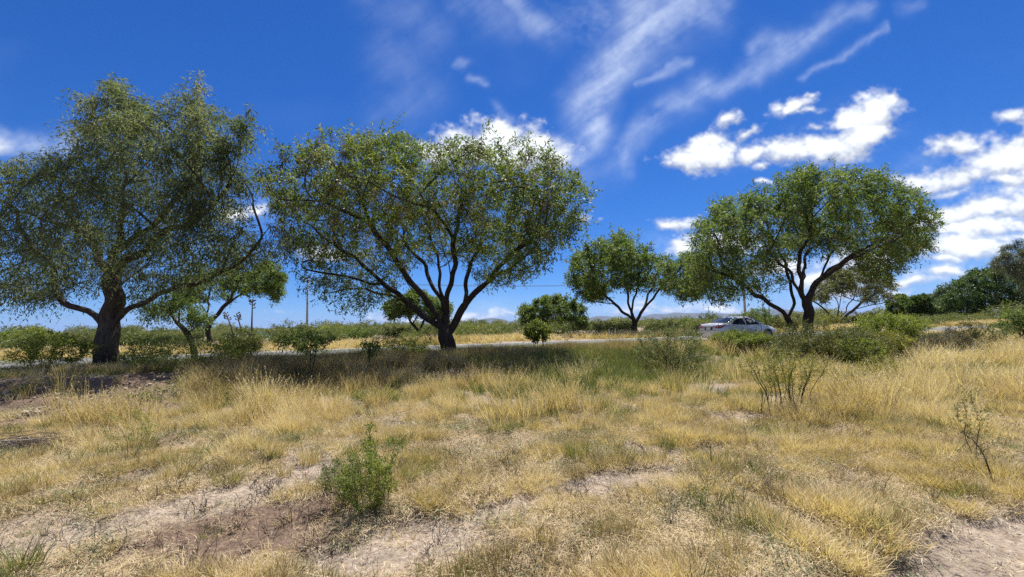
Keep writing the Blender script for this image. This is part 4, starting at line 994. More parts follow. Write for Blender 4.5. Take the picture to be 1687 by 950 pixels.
def scatter(name, label, coll, pts, scl, tint, var, rotz, tilt=.12, seed=0):
    rg = np.random.default_rng(seed); n = len(pts)
    me = bpy.data.meshes.new(name); me.vertices.add(n); me.vertices.foreach_set('co', np.asarray(pts, np.float32).ravel())
    def att(nm, ty, dat, fld):
        a = me.attributes.new(nm, ty, 'POINT'); a.data.foreach_set(fld, np.asarray(dat).ravel())
    rot = np.stack([rg.normal(0, tilt, n), rg.normal(0, tilt, n), rotz], 1).astype(np.float32)
    att('rot', 'FLOAT_VECTOR', rot, 'vector'); att('scl', 'FLOAT_VECTOR', np.asarray(scl, np.float32), 'vector')
    att('tint', 'FLOAT', np.asarray(tint, np.float32), 'value'); att('var', 'INT', np.asarray(var, np.int32), 'value')
    o = link(name, me); tag(o, label, kind='stuff')
    ng = bpy.data.node_groups.new(name, 'GeometryNodeTree')
    ng.interface.new_socket('Geometry', in_out='INPUT', socket_type='NodeSocketGeometry'); ng.interface.new_socket('Geometry', in_out='OUTPUT', socket_type='NodeSocketGeometry')
    N, L = ng.nodes.new, ng.links.new
    gi, go = N('NodeGroupInput'), N('NodeGroupOutput'); ip = N('GeometryNodeInstanceOnPoints'); ci = N('GeometryNodeCollectionInfo')
    ci.inputs['Collection'].default_value = coll; ci.inputs['Separate Children'].default_value = True; ci.inputs['Reset Children'].default_value = True
    ip.inputs['Pick Instance'].default_value = True
    def na(nm, ty):
        x = N('GeometryNodeInputNamedAttribute'); x.data_type = ty; x.inputs['Name'].default_value = nm; return x.outputs['Attribute']
    L(gi.outputs[0], ip.inputs['Points']); L(ci.outputs[0], ip.inputs['Instance']); L(na('var', 'INT'), ip.inputs['Instance Index'])
    er = N('FunctionNodeEulerToRotation'); L(na('rot', 'FLOAT_VECTOR'), er.inputs[0]); L(er.outputs[0], ip.inputs['Rotation']); L(na('scl', 'FLOAT_VECTOR'), ip.inputs['Scale'])
    L(ip.outputs[0], go.inputs[0])
    md = o.modifiers.new('scatter', 'NODES'); md.node_group = ng
    return o

STRAW = [(0, (.19, .168, .065)), (.22, (.345, .275, .115)), (.5, (.515, .395, .21)), (.78, (.635, .515, .315)), (1, (.72, .62, .43))]
straw_m = leaf_mat('straw_grass', STRAW, .30, True, rough=.6, spec=.2)
brown_m = leaf_mat('brown_grass', [(0, (.12, .10, .045)), (.4, (.25, .19, .09)), (1, (.46, .36, .20))], .28, True, rough=.6, spec=.2)
green_m = leaf_mat('green_grass', [(0, (.06, .085, .025)), (.45, (.13, .155, .048)), (.8, (.24, .235, .085)), (1, (.42, .36, .17))], .33, True, rough=.55, spec=.2)
weed_m = leaf_mat('grey_weed', [(0, (.13, .135, .075)), (.5, (.24, .24, .15)), (1, (.38, .36, .25))], .3, True, rough=.6)
litter_m = leaf_mat('straw_litter', [(0, (.16, .11, .07)), (.5, (.36, .27, .15)), (1, (.62, .52, .35))], .1, True, rough=.7)

def coll_of(nm): return bpy.data.collections.new(nm)
cA, cB, cC, cG, cW, cT, cLt, cBr, cV = [coll_of(k) for k in ('short_grass_kinds', 'mid_grass_kinds', 'tall_grass_kinds', 'green_grass_kinds', 'weed_kinds', 'twig_kinds', 'litter_kinds', 'brown_grass_kinds', 'verge_grass_kinds')]
for k in range(5):
    tuft('short_tuft', straw_m, 58, .065, .085, .0027, .5, .6, 100 + k, 0, .65, cA)
    tuft('mid_tuft', straw_m, 62, .10, .24, .0040, .34, .4, 120 + k, .25, .6, cB)
    tuft('tall_tuft', straw_m, 60, .15, .50, .0072, .26, .35, 140 + k, .5, .5, cC)
    tuft('green_tuft', green_m, 46, .12, .34, .0075, .35, .5, 160 + k, .1, .55, cG)
    tuft('brown_tuft', brown_m, 60, .17, .46, .0085, .3, .35, 180 + k, .4, .5, cBr)
    tuft('verge_tuft', straw_m, 40, .3, .55, .028, .3, .35, 190 + k, .4, .5, cV)
    weed('low_weed', weed_m, .10, .10, 18, .017, .008, 200 + k, cW)
    twigs('dead_twig', dark_twig, 7, .20, 220 + k, cT)
    litter('straw_bits', litter_m, 60, .17, .075, .0025, 240 + k, cLt)

def sample(n, y0, y1, rg, p=1.0, mx=1.38):
    """ground points over the wedge of land in view, denser near the viewer by Y^-p"""
    u = rg.random(n); e = 2 - p
    Y = (y0 ** e + u * (y1 ** e - y0 ** e)) ** (1 / e)
    X = (rg.random(n) * 2 - 1) * (Y * mx + 1.2)
    return X, Y

def site(X, Y):
    Z = gz(X, Y); px, py = proj(X, Y, Z); s = s_of(X, Y)
    pale, damp, sc, tr = bare_masks(X, Y, Z)
    ok = (1 - .985 * sst(.03, .28, np.maximum(pale, damp))) * (1 - sst(.05, .5, tr)) * (1 - .96 * sst(.1, .6, sc)) * (s < -.9)
    return Z, px, py, s, ok, pale, damp, sc, tr
# car stands at s about -2; keep the tallest grass out from under it
def off_car(X, Y):
    a = t_of(X, Y); s = s_of(X, Y); return ~((a > 15.0) & (a < 22.0) & (s > -3.2) & (s < -.6))

rg = np.random.default_rng(77)
patch = lambda X, Y, f, sd: fbm(X * f, Y * f, 4, sd)
# short matted grass, near ground
X, Y = sample(60000, 1.5, 7.5, rg, .75)
Z, px, py, s, ok, pale, damp, sc, tr = site(X, Y)
pt = patch(X, Y, 1.6, 300); right = sst(900, 1300, px)
den = ok * np.clip(.22 + 3.2 * (pt - .42) + .35 * right, .06, 1) * (.06 + .94 * sst(.45, .54, patch(X, Y, 3.4, 302)))
k = rg.random(len(X)) < den
hs = (.42 + 1.15 * sst(.32, .68, patch(X, Y, 2.2, 304)) + .35 * right)
tn = np.clip(.42 + 1.1 * (patch(X, Y, .9, 306) - .5) + 1.3 * (patch(X, Y, 4, 308) - .5) + rg.normal(0, .24, len(X)) + .20, 0, 1)
n = k.sum(); sc_ = (hs[k] * (.7 + .6 * rg.random(n)))
scatter('short_grass', 'short matted golden grass over the near ground', cA, np.stack([X, Y, Z], 1)[k], np.stack([sc_ * 1.05, sc_ * 1.05, sc_], 1), tn[k], rg.integers(0, 5, n), rg.random(n) * 6.283, .2)
# knee-high tussocky grass from the front to the bank
X, Y = sample(44000, 1.9, 15, rg, .9)
Z, px, py, s, ok, pale, damp, sc, tr = site(X, Y)
pt = patch(X, Y, .9, 310); right = sst(1100, 1400, px); far = sst(3.5, 8, Y)
den = ok * np.clip(-.22 + 2.4 * (pt - .42) + .45 * far + .25 * right, 0.0, 1) * (.05 + .95 * sst(.47, .57, patch(X, Y, 2.2, 311))) * (.35 + .65 * sst(2.6, 5, Y))
k = (rg.random(len(X)) < den)
hs = (.20 + .85 * sst(.3, .72, patch(X, Y, 1.6, 312)) + .22 * far + .12 * right) * (.36 + .64 * sst(3.0, 6.5, Y))
tn = np.clip(.46 + 1.1 * (patch(X, Y, .6, 314) - .5) + 1.0 * (patch(X, Y, 3, 316) - .5) + rg.normal(0, .22, len(X)) + .08 * right + .14 * far + .10, 0, 1)
n = k.sum(); sc_ = hs[k] * (.75 + .5 * rg.random(n))
scatter('mid_grass', 'golden tussock grass between the bare patches and the bank', cB, np.stack([X, Y, Z], 1)[k], np.stack([sc_ * 1.1, sc_ * 1.1, sc_], 1), tn[k], rg.integers(0, 5, n), rg.random(n) * 6.283, .14)
# tall dry grass toward the bank and the road
X, Y = sample(36000, 6.0, 36, rg, .8)
Z, px, py, s, ok, pale, damp, sc, tr = site(X, Y)
pt = patch(X, Y, .55, 320)
right = sst(1350, 1500, px)
den = ok * np.clip(.0 + 2.4 * (pt - .40), .04, 1) * sst(6.0, 9.0, Y) * off_car(X, Y) * (.15 + .85 * sst(.42, .58, patch(X, Y, 1.5, 321)))
shade = (px > 470) * (px < 900) * sst(-11.5, -8, s)
green = np.exp(-((px - 960) / 130) ** 2 - ((py - 612) / 30) ** 2)
k = (rg.random(len(X)) < den * (1 - .75 * shade) * (1 - .8 * green))
hs = (.35 + .95 * sst(.3, .72, patch(X, Y, 1.0, 322)) + .1 * right) * (1 - .52 * sst(-9.5, -6.5, s))
tn = np.clip(.50 + 1.0 * (patch(X, Y, .4, 324) - .5) + .7 * (patch(X, Y, 2, 326) - .5) + rg.normal(0, .2, len(X)) + .12 * right + .16, 0, 1)
n = k.sum(); sc_ = hs[k] * (.75 + .5 * rg.random(n)); wd = (1 + .8 * sst(10, 30, Y[k]))
scatter('tall_grass', 'tall dry pale grass in front of the bank and along the verge', cC, np.stack([X, Y, Z], 1)[k], np.stack([sc_ * wd, sc_ * wd, sc_], 1), tn[k], rg.integers(0, 5, n), rg.random(n) * 6.283, .12)
# brown grass on the bank under the trees
X, Y = sample(26000, 9.0, 24, rg, .8)
Z, px, py, s, ok, pale, damp, sc, tr = site(X, Y)
den = ok * sst(-12.5, -9.5, s) * np.clip(.2 + 1.6 * (patch(X, Y, .7, 330) - .35), .05, 1) * (px > 180) * (px < 1120) * (1 - .75 * (px < 330))
k = rg.random(len(X)) < den
n = k.sum(); sc_ = ((.62 + .7 * patch(X, Y, .9, 332)) * (1 - .5 * sst(-7, -4, s)))[k] * (.75 + .5 * rg.random(n))
tn = np.clip(.42 + 1.2 * (patch(X, Y, .5, 334) - .5) + rg.normal(0, .2, len(X)), 0, 1)
scatter('brown_grass', 'brown rank grass along the top of the bank', cBr, np.stack([X, Y, Z], 1)[k], np.stack([sc_, sc_, sc_], 1), tn[k], rg.integers(0, 5, n), rg.random(n) * 6.283, .12)
X, Y = sample(16000, 1.6, 9, rg, .8)
Z, px, py, s, ok, pale, damp, sc, tr = site(X, Y)
k = rg.random(len(X)) < ok * np.clip(.08 + 1.2 * (patch(X, Y, 2.6, 336) - .46), 0, .5); n = k.sum(); sc_ = (.16 + .26 * patch(X, Y, 3, 338))[k] * (.7 + .6 * rg.random(n))
scatter('dull_grass', 'dull brown trampled grass between the golden tufts', cBr, np.stack([X, Y, Z], 1)[k], np.stack([sc_ * 1.2, sc_ * 1.2, sc_], 1), np.clip(rg.normal(.55, .25, n), 0, 1), rg.integers(0, 5, n), rg.random(n) * 6.283, .25)
# green grass: the damp stretch before the middle road and scattered shoots
X, Y = sample(42000, 1.9, 30, rg, .9)
Z, px, py, s, ok, pale, damp, sc, tr = site(X, Y)
green = np.exp(-((px - 965) / 150) ** 2 - ((py - 612) / 34) ** 2)
den = ok * np.clip(green * 1.1 + .34 * sst(.50, .68, patch(X, Y, 1.7, 340)) + .18 * sst(9, 13, Y), 0, 1) * off_car(X, Y)
k = rg.random(len(X)) < den * .85
n = k.sum(); sc_ = (.35 + .35 * patch(X, Y, 1.3, 342) + .75 * green * (1 - .4 * sst(-9, -5, s)) + .35 * sst(6, 12, Y) * (1 - .6 * sst(-9, -6, s)))[k] * (.7 + .6 * rg.random(n))
tn = np.clip(.5 + 1.2 * (patch(X, Y, .7, 344) - .5) - .15 * green + rg.normal(0, .2, len(X)), 0, 1)
scatter('green_grass', 'greener grass among the straw and before the middle of the road', cG, np.stack([X, Y, Z], 1)[k], np.stack([sc_, sc_, sc_], 1), tn[k], rg.integers(0, 5, n), rg.random(n) * 6.283, .14)
cBw = coll_of('bank_weed_kinds')
bw_m = leaf_mat('bank_weed_leaf', [(0, (.06, .08, .025)), (.5, (.13, .15, .045)), (1, (.24, .23, .09))], .42, True)
for k in range(5): weed('bank_weed', bw_m, .26, .34, 34, .05, .02, 260 + k, cBw)
X, Y = sample(9000, 9.0, 27, rg, .8)
Z, px, py, s, ok, pale, damp, sc, tr = site(X, Y)
k = rg.random(len(X)) < (s > -11.5) * off_car(X, Y) * (1 - .8 * sc) * np.clip(.06 + 2.6 * (patch(X, Y, .8, 346) - .5), .02, .8) * (px < 1560); n = k.sum(); sc_ = (.45 + .75 * rg.random(n) ** 2) * (1 - .35 * sst(-6, -3, s[k]))
scatter('bank_weeds', 'tangled green weeds among the grass along the road bank', cBw, np.stack([X, Y, Z], 1)[k], np.stack([sc_ * 1.2, sc_ * 1.2, sc_], 1), np.clip(.5 + 1.2 * (patch(X, Y, .6, 348)[k] - .5) + rg.normal(0, .2, n), 0, 1), rg.integers(0, 5, n), rg.random(n) * 6.283, .15)
# low grey weeds, dead twigs, straw bits
X, Y = sample(17000, 1.7, 11, rg, .9)
Z, px, py, s, ok, pale, damp, sc, tr = site(X, Y)
den = np.clip(.08 + 1.1 * (patch(X, Y, 1.6, 350) - .47), 0, .6) * (1 - .8 * tr) * (1 - .85 * np.maximum(pale, damp))
k = rg.random(len(X)) < den; n = k.sum(); sc_ = .5 + .8 * rg.random(n)
scatter('low_weeds', 'low grey-green weeds creeping between grass tufts', cW, np.stack([X, Y, Z], 1)[k], np.stack([sc_ * 1.2, sc_ * 1.2, sc_], 1), rg.random(n), rg.integers(0, 5, n), rg.random(n) * 6.283, .15)
X, Y = sample(5200, 1.7, 9, rg, .8)
Z, px, py, s, ok, pale, damp, sc, tr = site(X, Y)
k = rg.random(len(X)) < np.clip(.08 + .18 * damp + .10 * pale + .4 * (patch(X, Y, 1.5, 352) > .56), 0, 1) * (1 - tr); n = k.sum(); sc_ = .4 + .7 * rg.random(n)
scatter('dead_stalks', 'dark dead weed stalks on the bare soil', cT, np.stack([X, Y, Z], 1)[k], np.stack([sc_] * 3, 1), rg.random(n), rg.integers(0, 5, n), rg.random(n) * 6.283, .2)
X, Y = sample(15000, 1.5, 9, rg, .7)
Z, px, py, s, ok, pale, damp, sc, tr = site(X, Y)
k = rg.random(len(X)) < np.clip(.62 * (1 - .92 * sst(.03, .35, np.maximum(pale, damp))) - .5 * tr, .04, 1); n = k.sum(); sc_ = .6 + .9 * rg.random(n)
scatter('straw_litter', 'fallen straw and trampled stems lying on the soil', cLt, np.stack([X, Y, Z], 1)[k], np.stack([sc_] * 3, 1), np.clip(rg.normal(.5, .25, n), 0, 1), rg.integers(0, 5, n), rg.random(n) * 6.283, .03)
# verge grass on the far side of the road
nV = 16000
s_ = 6.6 + 7.0 * rg.random(nV) ** 1.2; t_ = -75 + 300 * rg.random(nV) ** 1.15
X = RP[0] + RD[0] * t_ + RN[0] * s_; Y = RP[1] + RD[1] * t_ + RN[1] * s_
k = (Y > 6) & (np.abs(X) < 1.45 * Y + 5) & (rg.random(nV) < np.clip(.25 + 1.8 * (patch(X, Y, .25, 360) - .38), .06, 1)); X, Y = X[k], Y[k]; n = len(X)
Z = gz(X, Y); sc_ = (.55 + .6 * rg.random(n)) * (.6 + .4 * sst(7, 9, s_of(X, Y)))
tn = np.clip(.62 + 1.3 * (patch(X, Y, .15, 362) - .5) + rg.normal(0, .28, n), 0, 1)
scatter('verge_grass', 'tall straw grass along the far verge of the road', cV, np.stack([X, Y, Z], 1), np.stack([sc_ * 1.3, sc_ * 1.3, sc_], 1), tn, rg.integers(0, 5, n), rg.random(n) * 6.283, .1)

# scrub plain beyond the road
scrub_m = leaf_mat('scrub_leaf', [(0, (.06, .078, .026)), (.3, (.10, .125, .04)), (.6, (.16, .17, .06)), (.85, (.21, .20, .085)), (1, (.26, .225, .11))], .4, True)
cS = coll_of('scrub_kinds')
for k in range(6):
    g2 = np.random.default_rng(400 + k); m_ = 190
    u = g2.normal(0, 1, (m_, 3)); u /= np.linalg.norm(u, axis=1, keepdims=True); u *= (g2.random(m_) ** .3)[:, None]
    lump = .7 + .6 * vnoise(u[:, 0] * 2 + k * 7, u[:, 1] * 2 + u[:, 2] * 2, 410 + k)
    b = np.stack([u[:, 0] * 1.2 * lump, u[:, 1] * 1.2 * lump, .8 + u[:, 2] * .72 * lump], 1); b = b[b[:, 2] > .05]
    d = u[:len(b)] + g2.normal(0, .4, (len(b), 3)); d[:, 2] += .4; d /= np.linalg.norm(d, axis=1, keepdims=True)
    V, f, rn = spray_leaves(b, d, g2.random(len(b)), 7, .42, .19, .075, .1, g2)
    o = bpy.data.objects.new('scrub_clump', mesh_np('scrub_clump', V, [f], scrub_m, {'rnd': rn})); cS.objects.link(o)
def scrub_pts(n, d0, d1, p, rg):
    e = 2 - p; r = (d0 ** e + rg.random(n) * (d1 ** e - d0 ** e)) ** (1 / e); a = R(90) + (rg.random(n) * 2 - 1) * R(62)
    return r * np.cos(a), r * np.sin(a)
Xa, Ya = scrub_pts(5200, 28, 260, .9, rg); Xb, Yb = scrub_pts(5200, 240, 3200, 1.25, rg)
X = np.concatenate([Xa, Xb]); Y = np.concatenate([Ya, Yb]); s = s_of(X, Y)
k = (s > 9.5 + 5 * vnoise(X * .08, Y * .08, 420)) & (rg.random(len(X)) < np.clip(.25 + 2.2 * (patch(X, Y, .035, 422) - .33), .1, 1))
X, Y = X[k], Y[k]; n = len(X); Z = gz(X, Y); dd = np.hypot(X, Y)
sc_ = (.42 + .5 * rg.random(n) + .9 * (rg.random(n) > .965) * sst(50, 110, dd)) * (1 + .2 * sst(60, 200, dd)); wd = 1 + 1.4 * sst(200, 2500, dd)
scatter('scrub', 'low thorn scrub covering the plain to the horizon', cS, np.stack([X, Y, Z - .1], 1), np.stack([sc_ * wd, sc_ * wd, sc_], 1), np.clip(.45 + 1.2 * (patch(X, Y, .03, 424) - .5) + rg.normal(0, .2, n), 0, 1), rg.integers(0, 6, n), rg.random(n) * 6.283, .08)

# pebbles and clods on the bare ground
soil_m = plain_mat('clod_soil', (.33, .255, .20), .95, var=.35, scale=24)
cP = coll_of('clod_kinds')
for k in range(4):
    bm_v = []; g2 = np.random.default_rng(500 + k)
    me = bpy.data.meshes.new('clod'); import bmesh; bm = bmesh.new(); bmesh.ops.create_icosphere(bm, subdivisions=1, radius=1)
    for v in bm.verts: v.co = Vector([c * g2.uniform(.7, 1.25) for c in v.co]); v.co.z *= .6
    bm.to_mesh(me); bm.free(); me.materials.append(soil_m); o = bpy.data.objects.new('clod', me); cP.objects.link(o)
X, Y = sample(20000, 1.4, 16, rg, .9)
Z, px, py, s, ok, pale, damp, sc, tr = site(X, Y)
k = rg.random(len(X)) < np.clip(.12 + .5 * np.maximum(pale, damp) * (patch(X, Y, 2.5, 510) > .5) + .9 * sc + .35 * tr, 0, 1); n = k.sum(); sc_ = .004 + .016 * rg.random(n) ** 3 + .05 * sc[k] * rg.random(n) ** 2
scatter('soil_clods', 'small soil clods and pebbles on the bare patches', cP, np.stack([X, Y, Z], 1)[k], np.stack([sc_] * 3, 1), rg.random(n), rg.integers(0, 4, n), rg.random(n) * 6.283, .5)

# tussocks one can pick out singly
tus = 'separate grass tussocks on the near ground'
dk_m = leaf_mat('dead_tussock', [(0, (.07, .055, .045)), (.5, (.17, .135, .11)), (1, (.30, .25, .20))], .15)
st_m = leaf_mat('straw_tussock', STRAW, .3); gr_m = leaf_mat('green_tussock', [(0, (.08, .10, .03)), (.5, (.17, .18, .06)), (1, (.36, .31, .13))], .35)
def tussock(label, px, Y, h, Rr, mat, n=160, w=.0036, lean=.3, curl=.3, heads=.2, sd=0, group=tus):
    p = P(px, 600, Y); o = tuft('grass_tussock', mat, n, Rr, h, w, lean, curl, 600 + sd, heads, .55)
    COL.objects.link(o); o.location = (p[0], p[1], gz1(p[0], p[1])); tag(o, label, 'tussock', group); return o
tussock('tall straw tussock with a dark dead base left of the front shrub', 514, 5.4, .36, .11, st_m, 240, sd=1)
tussock('grey dead tussock low in the golden grass left of centre', 381, 6.5, .22, .17, dk_m, 260, sd=2, heads=0)
tussock('narrow brown tussock at the edge of the pale patch', 472, 5.0, .25, .07, st_m, 150, sd=3)
tussock('green-bladed tussock beside the pale sandy strip', 382, 4.75, .21, .12, gr_m, 190, .004, .5, .5, sd=4)
tussock('small green tuft alone on the pale sandy strip', 357, 3.75, .12, .07, gr_m, 110, .0035, .55, .5, 0, sd=5)
tussock('broad golden tuft on the bare ground at lower left', 168, 3.35, .13, .16, st_m, 300, .003, .6, .6, .1, sd=6)
tussock('dark stiff weed tuft standing on bare soil at the bottom', 541, 2.95, .17, .045, gr_m, 80, .0045, .25, .2, .1, sd=7)
tussock('green and straw tuft at the bottom edge left of centre', 415, 2.75, .105, .14, gr_m, 260, .003, .5, .5, .1, sd=8)
tussock('upright olive tussock at mid right of the front shrub', 945, 5.2, .32, .13, gr_m, 240, .0038, .25, .3, .4, sd=9)
tussock('golden leaning tussock in the open middle ground', 1000, 5.8, .30, .16, st_m, 260, .0038, .4, .4, .3, sd=10)
tussock('straw tussock at the bottom edge right of centre', 930, 2.75, .10, .11, st_m, 220, .003, .55, .6, .1, sd=11)
tussock('green tussock in the dry grass below the green stretch', 992, 8.2, .33, .16, gr_m, 200, .0055, .35, .4, .2, sd=12)
tussock('thick straw tussock bordering the worn track at right', 1375, 3.1, .14, .15, st_m, 260, .003, .6, .6, .1, sd=13)
tussock('grey dead tussock just behind the front green shrub', 652, 5.0, .2, .08, dk_m, 170, sd=14, heads=0)
# grey heap of dead brush at the left edge
p = P(22, 741, 6.2); o = link('brush_heap', None) if False else None
g2 = np.random.default_rng(9); mb = MB()
for k in range(150):
    a = g2.normal(0, .35); c = np.array([g2.normal(0, .30), g2.normal(0, .14), abs(g2.normal(.05, .04))]); d = np.array([math.cos(a), math.sin(a), g2.normal(0, .12)]) * g2.uniform(.12, .3)
    mb.tube([c - d, c + g2.normal(0, .02, 3), c + d], [.004, .005, .002], 3)
p = P(22, 741, 6.3); hb = mb.build('brush_heap', plain_mat('grey_brush', (.26, .22, .185), .9, var=.4, scale=40), loc=(p[0], p[1], gz1(p[0], p[1])))
tag(hb, 'flat grey heap of dead brush on the grass at the left edge', 'brush heap')

# ------------------------------------------------------------------ parked car
def build_car():
    rear = P(1168, 548, 26.0); px_, py_ = rear[0], rear[1]
    ang = math.atan2(RD[1], RD[0])
    z0 = .30
    root = empty('parked_car', (px_, py_, z0), 'silver sedan parked on the grass verge, seen from its rear corner', 'car', rz=ang)
    paint = plain_mat('silver_paint', (.60, .60, .60), .32, metal=.30, spec=.5, coat=.6, var=.02)
    glass, nt, N, L = new_mat('dark_glass'); pb = N('ShaderNodeBsdfPrincipled'); pb.inputs['Base Color'].default_value = (.012, .015, .017, 1); pb.inputs['Roughness'].default_value = .04; pb.inputs['Specular IOR Level'].default_value = .6
    o_ = N('ShaderNodeOutputMaterial'); L(pb.outputs[0], o_.inputs[0])
    black = plain_mat('black_trim', (.018, .018, .02), .5); rubber = plain_mat('tyre_rubber', (.03, .03, .032), .85); alloy = plain_mat('wheel_alloy', (.5, .5, .52), .35, metal=.8)
    red = plain_mat('red_lamp', (.42, .012, .014), .15, spec=.6, coat=.5); clear = plain_mat('pale_lamp', (.75, .75, .76), .15, coat=.5); chrome = plain_mat('chrome', (.75, .76, .78), .15, metal=1); plate_m = plain_mat('plate_paint', (.62, .64, .62), .5)
    dark = plain_mat('cabin_dark', (.02, .02, .022), .8)
    Lc = 4.62
    # x, bottom, belt(top), half width low, mid, top, crown rise
    ST = [(0.00, .34, .90, .70, .76, .70, .02), (.04, .27, .99, .76, .83, .76, .02), (.14, .24, 1.06, .80, .865, .80, .025), (.45, .22, 1.075, .84, .885, .83, .03), (.80, .21, 1.06, .85, .89, .835, .03), (1.3, .20, .985, .86, .89, .85, .04),
          (2.1, .19, .955, .86, .89, .855, .04), (2.9, .19, .945, .86, .89, .85, .04), (3.35, .19, .955, .85, .885, .83, .05), (3.75, .20, .90, .84, .88, .80, .05), (4.15, .21, .81, .82, .865, .74, .05), (4.42, .24, .71, .76, .81, .66, .04), (4.56, .30, .60, .64, .70, .56, .03), (4.62, .36, .52, .50, .56, .46, .02)]
    prof = []
    for x, zb, zt, wl, wm, wt, cr_ in ST:
        h = zt - zb
        half = [(0, zb), (wl * .9, zb), (wl, zb + .06 * h), (wm, zb + .38 * h), (wm * 1.004, zb + .56 * h), (wm * .99, zb + .74 * h), (wt + .02, zt - .05 * h), (wt - .02, zt), (wt * .6, zt + cr_ * .8), (0, zt + cr_)]
        ring = [(x, y, z) for y, z in half] + [(x, -y, z) for y, z in half[-2:0:-1]]
        prof.append(ring)
    mb = MB(); n = len(prof[0])
    V = [v for r in prof for v in r]; Fq = []
    for i in range(len(prof) - 1):
        for j in range(n):
            Fq.append((i * n + j, i * n + (j + 1) % n, (i + 1) * n + (j + 1) % n, (i + 1) * n + j))
    Fq.append(tuple(range(n))[::-1]); Fq.append(tuple((len(prof) - 1) * n + j for j in range(n)))
    mb.add(V, Fq); body = mb.build('body', paint, root, True)
    md = body.modifiers.new('soften', 'BEVEL'); md.width = .02; md.segments = 2; md.limit_method = 'ANGLE'; md.angle_limit = R(35)
    # greenhouse
    G = [(.62, 1.06, 1.072, .74, .70), (.95, 1.045, 1.225, .80, .66), (1.30, .985, 1.395, .835, .60), (1.62, .975, 1.450, .84, .585), (2.05, .965, 1.475, .845, .585), (2.45, .955, 1.465, .845, .58), (2.75, .95, 1.39, .84, .585), (3.10, .95, 1.205, .825, .63), (3.48, .955, .995, .76, .70)]
    pr = []
    for x, zb, zt, wb, wt in G:
        half = [(wb, zb - .03), (wb * .985, zb + .02), (wt + (wb - wt) * .45, zb + (zt - zb) * .6), (wt + .02, zt - .03 * min(1, (zt - zb) * 4)), (wt - .05, zt), (wt * .5, zt + .02), (0, zt + .025)]
        pr.append([(x, y, z) for y, z in half] + [(x, -y, z) for y, z in half[-2::-1]])
    n = len(pr[0]); V = [v for r in pr for v in r]; Fq = []
    for i in range(len(pr) - 1):
        for j in range(n - 1): Fq.append((i * n + j, i * n + j + 1, (i + 1) * n + j + 1, (i + 1) * n + j))
    Fq.append(tuple(range(n))[::-1]); Fq.append(tuple((len(pr) - 1) * n + j for j in range(n)))
    MB().add(V, [f[::-1] for f in Fq]).build('roof', paint, root, True)
    def side_y(x, z):
        xs = [g[0] for g in G]
        zb, zt, wb, wt = [np.interp(x, xs, [g[k] for g in G]) for k in (1, 2, 3, 4)]
        f = np.clip((z - zb - .02) / max(zt - zb - .05, .05), 0, 1)
        mid = wt + (wb - wt) * .45
        return float(np.interp(f, [0, .6, 1], [wb * .985, mid, wt + .02]))
    def side_panel(name, outline, mat, off, sgn):
        pts = [(x, sgn * (side_y(x, z) + off), z) for x, z in outline]; c = np.mean(pts, 0)
        m_ = MB(); k = len(pts); m_.add(pts + [tuple(c)], [(i, (i + 1) % k, k) if sgn < 0 else ((i + 1) % k, i, k) for i in range(k)])
        return m_.build(name, mat, root)
    dlo = [(.98, 1.085), (1.10, 1.17), (1.28, 1.27), (1.5, 1.345), (1.75, 1.385), (2.1, 1.40), (2.42, 1.385), (2.68, 1.315), (2.95, 1.20), (3.18, 1.08), (3.30, .995), (2.6, .985), (1.9, .995), (1.3, 1.02), (1.02, 1.05)]
    rw = [(1.06, 1.085), (1.14, 1.155), (1.30, 1.245), (1.5, 1.32), (1.75, 1.36), (1.98, 1.372), (1.98, 1.015), (1.4, 1.04), (1.1, 1.062)]
    fw = [(2.10, 1.374), (2.40, 1.355), (2.64, 1.29), (2.9, 1.185), (3.1, 1.08), (3.17, 1.015), (2.7, 1.005), (2.1, 1.012)]
    for sg in (-1, 1):
        side_panel('window_trim', dlo, black, .006, sg)
        side_panel('rear_side_window', rw, glass, .012, sg); side_panel('front_side_window', fw, glass, .012, sg)
    # rear window and windscreen follow the sloping shell
    def slope_panel(name, rows, mat, off):
        V = []; Fq = []
        for x, y, z in rows:
            for f in (-1, -.5, 0, .5, 1): V.append((x + off[0], y * f, z + off[1] + .02 * (1 - f * f)))
        for i in range(len(rows) - 1):
            for j in range(4): Fq.append((i * 5 + j, i * 5 + j + 1, i * 5 + 6 + j, i * 5 + 5 + j))
        return MB().add(V, Fq).build(name, mat, root, True)
    slope_panel('rear_window', [(.72, .66, 1.125), (.95, .63, 1.235), (1.22, .57, 1.365), (1.30, .545, 1.40)], glass, (-.02, .022))
    slope_panel('windscreen', [(2.58, .54, 1.435), (2.75, .55, 1.39), (3.10, .60, 1.205), (3.40, .64, 1.04)], glass, (.02, .022))
    # tail lamps: on the tail and wrapped round the corner
    for sg in (-1, 1):
        tl = MB(); pts_r = [(-.012, .36, .915), (-.012, .70, .925), (.02, .785, .93), (.16, .875, .935), (.42, .905, .965), (.16, .878, .845), (.03, .80, .83), (-.014, .72, .825), (-.014, .36, .865)]
        pts_r = [(x - .022, sg * (y + .022), z + (.012 if z > .88 else -.012)) for x, y, z in pts_r]; c = np.array([-.005, sg * .775, .885])
        k = len(pts_r); tl.add(pts_r + [tuple(c)], [(i, (i + 1) % k, k) if sg < 0 else ((i + 1) % k, i, k) for i in range(k)])
        t_ = tl.build('tail_light', red, root)
        rv = MB().box((-.036, sg * .54, .885), (.012, .20, .022)).build('reversing_lamp', clear, t_)
        MB().box((.0, sg * .66, .42), (.03, .16, .035)).build('rear_reflector', red, root)
        hl = MB().box((4.36, sg * .70, .67), (.28, .10, .10), sg * -.45).build('headlight', clear, root)
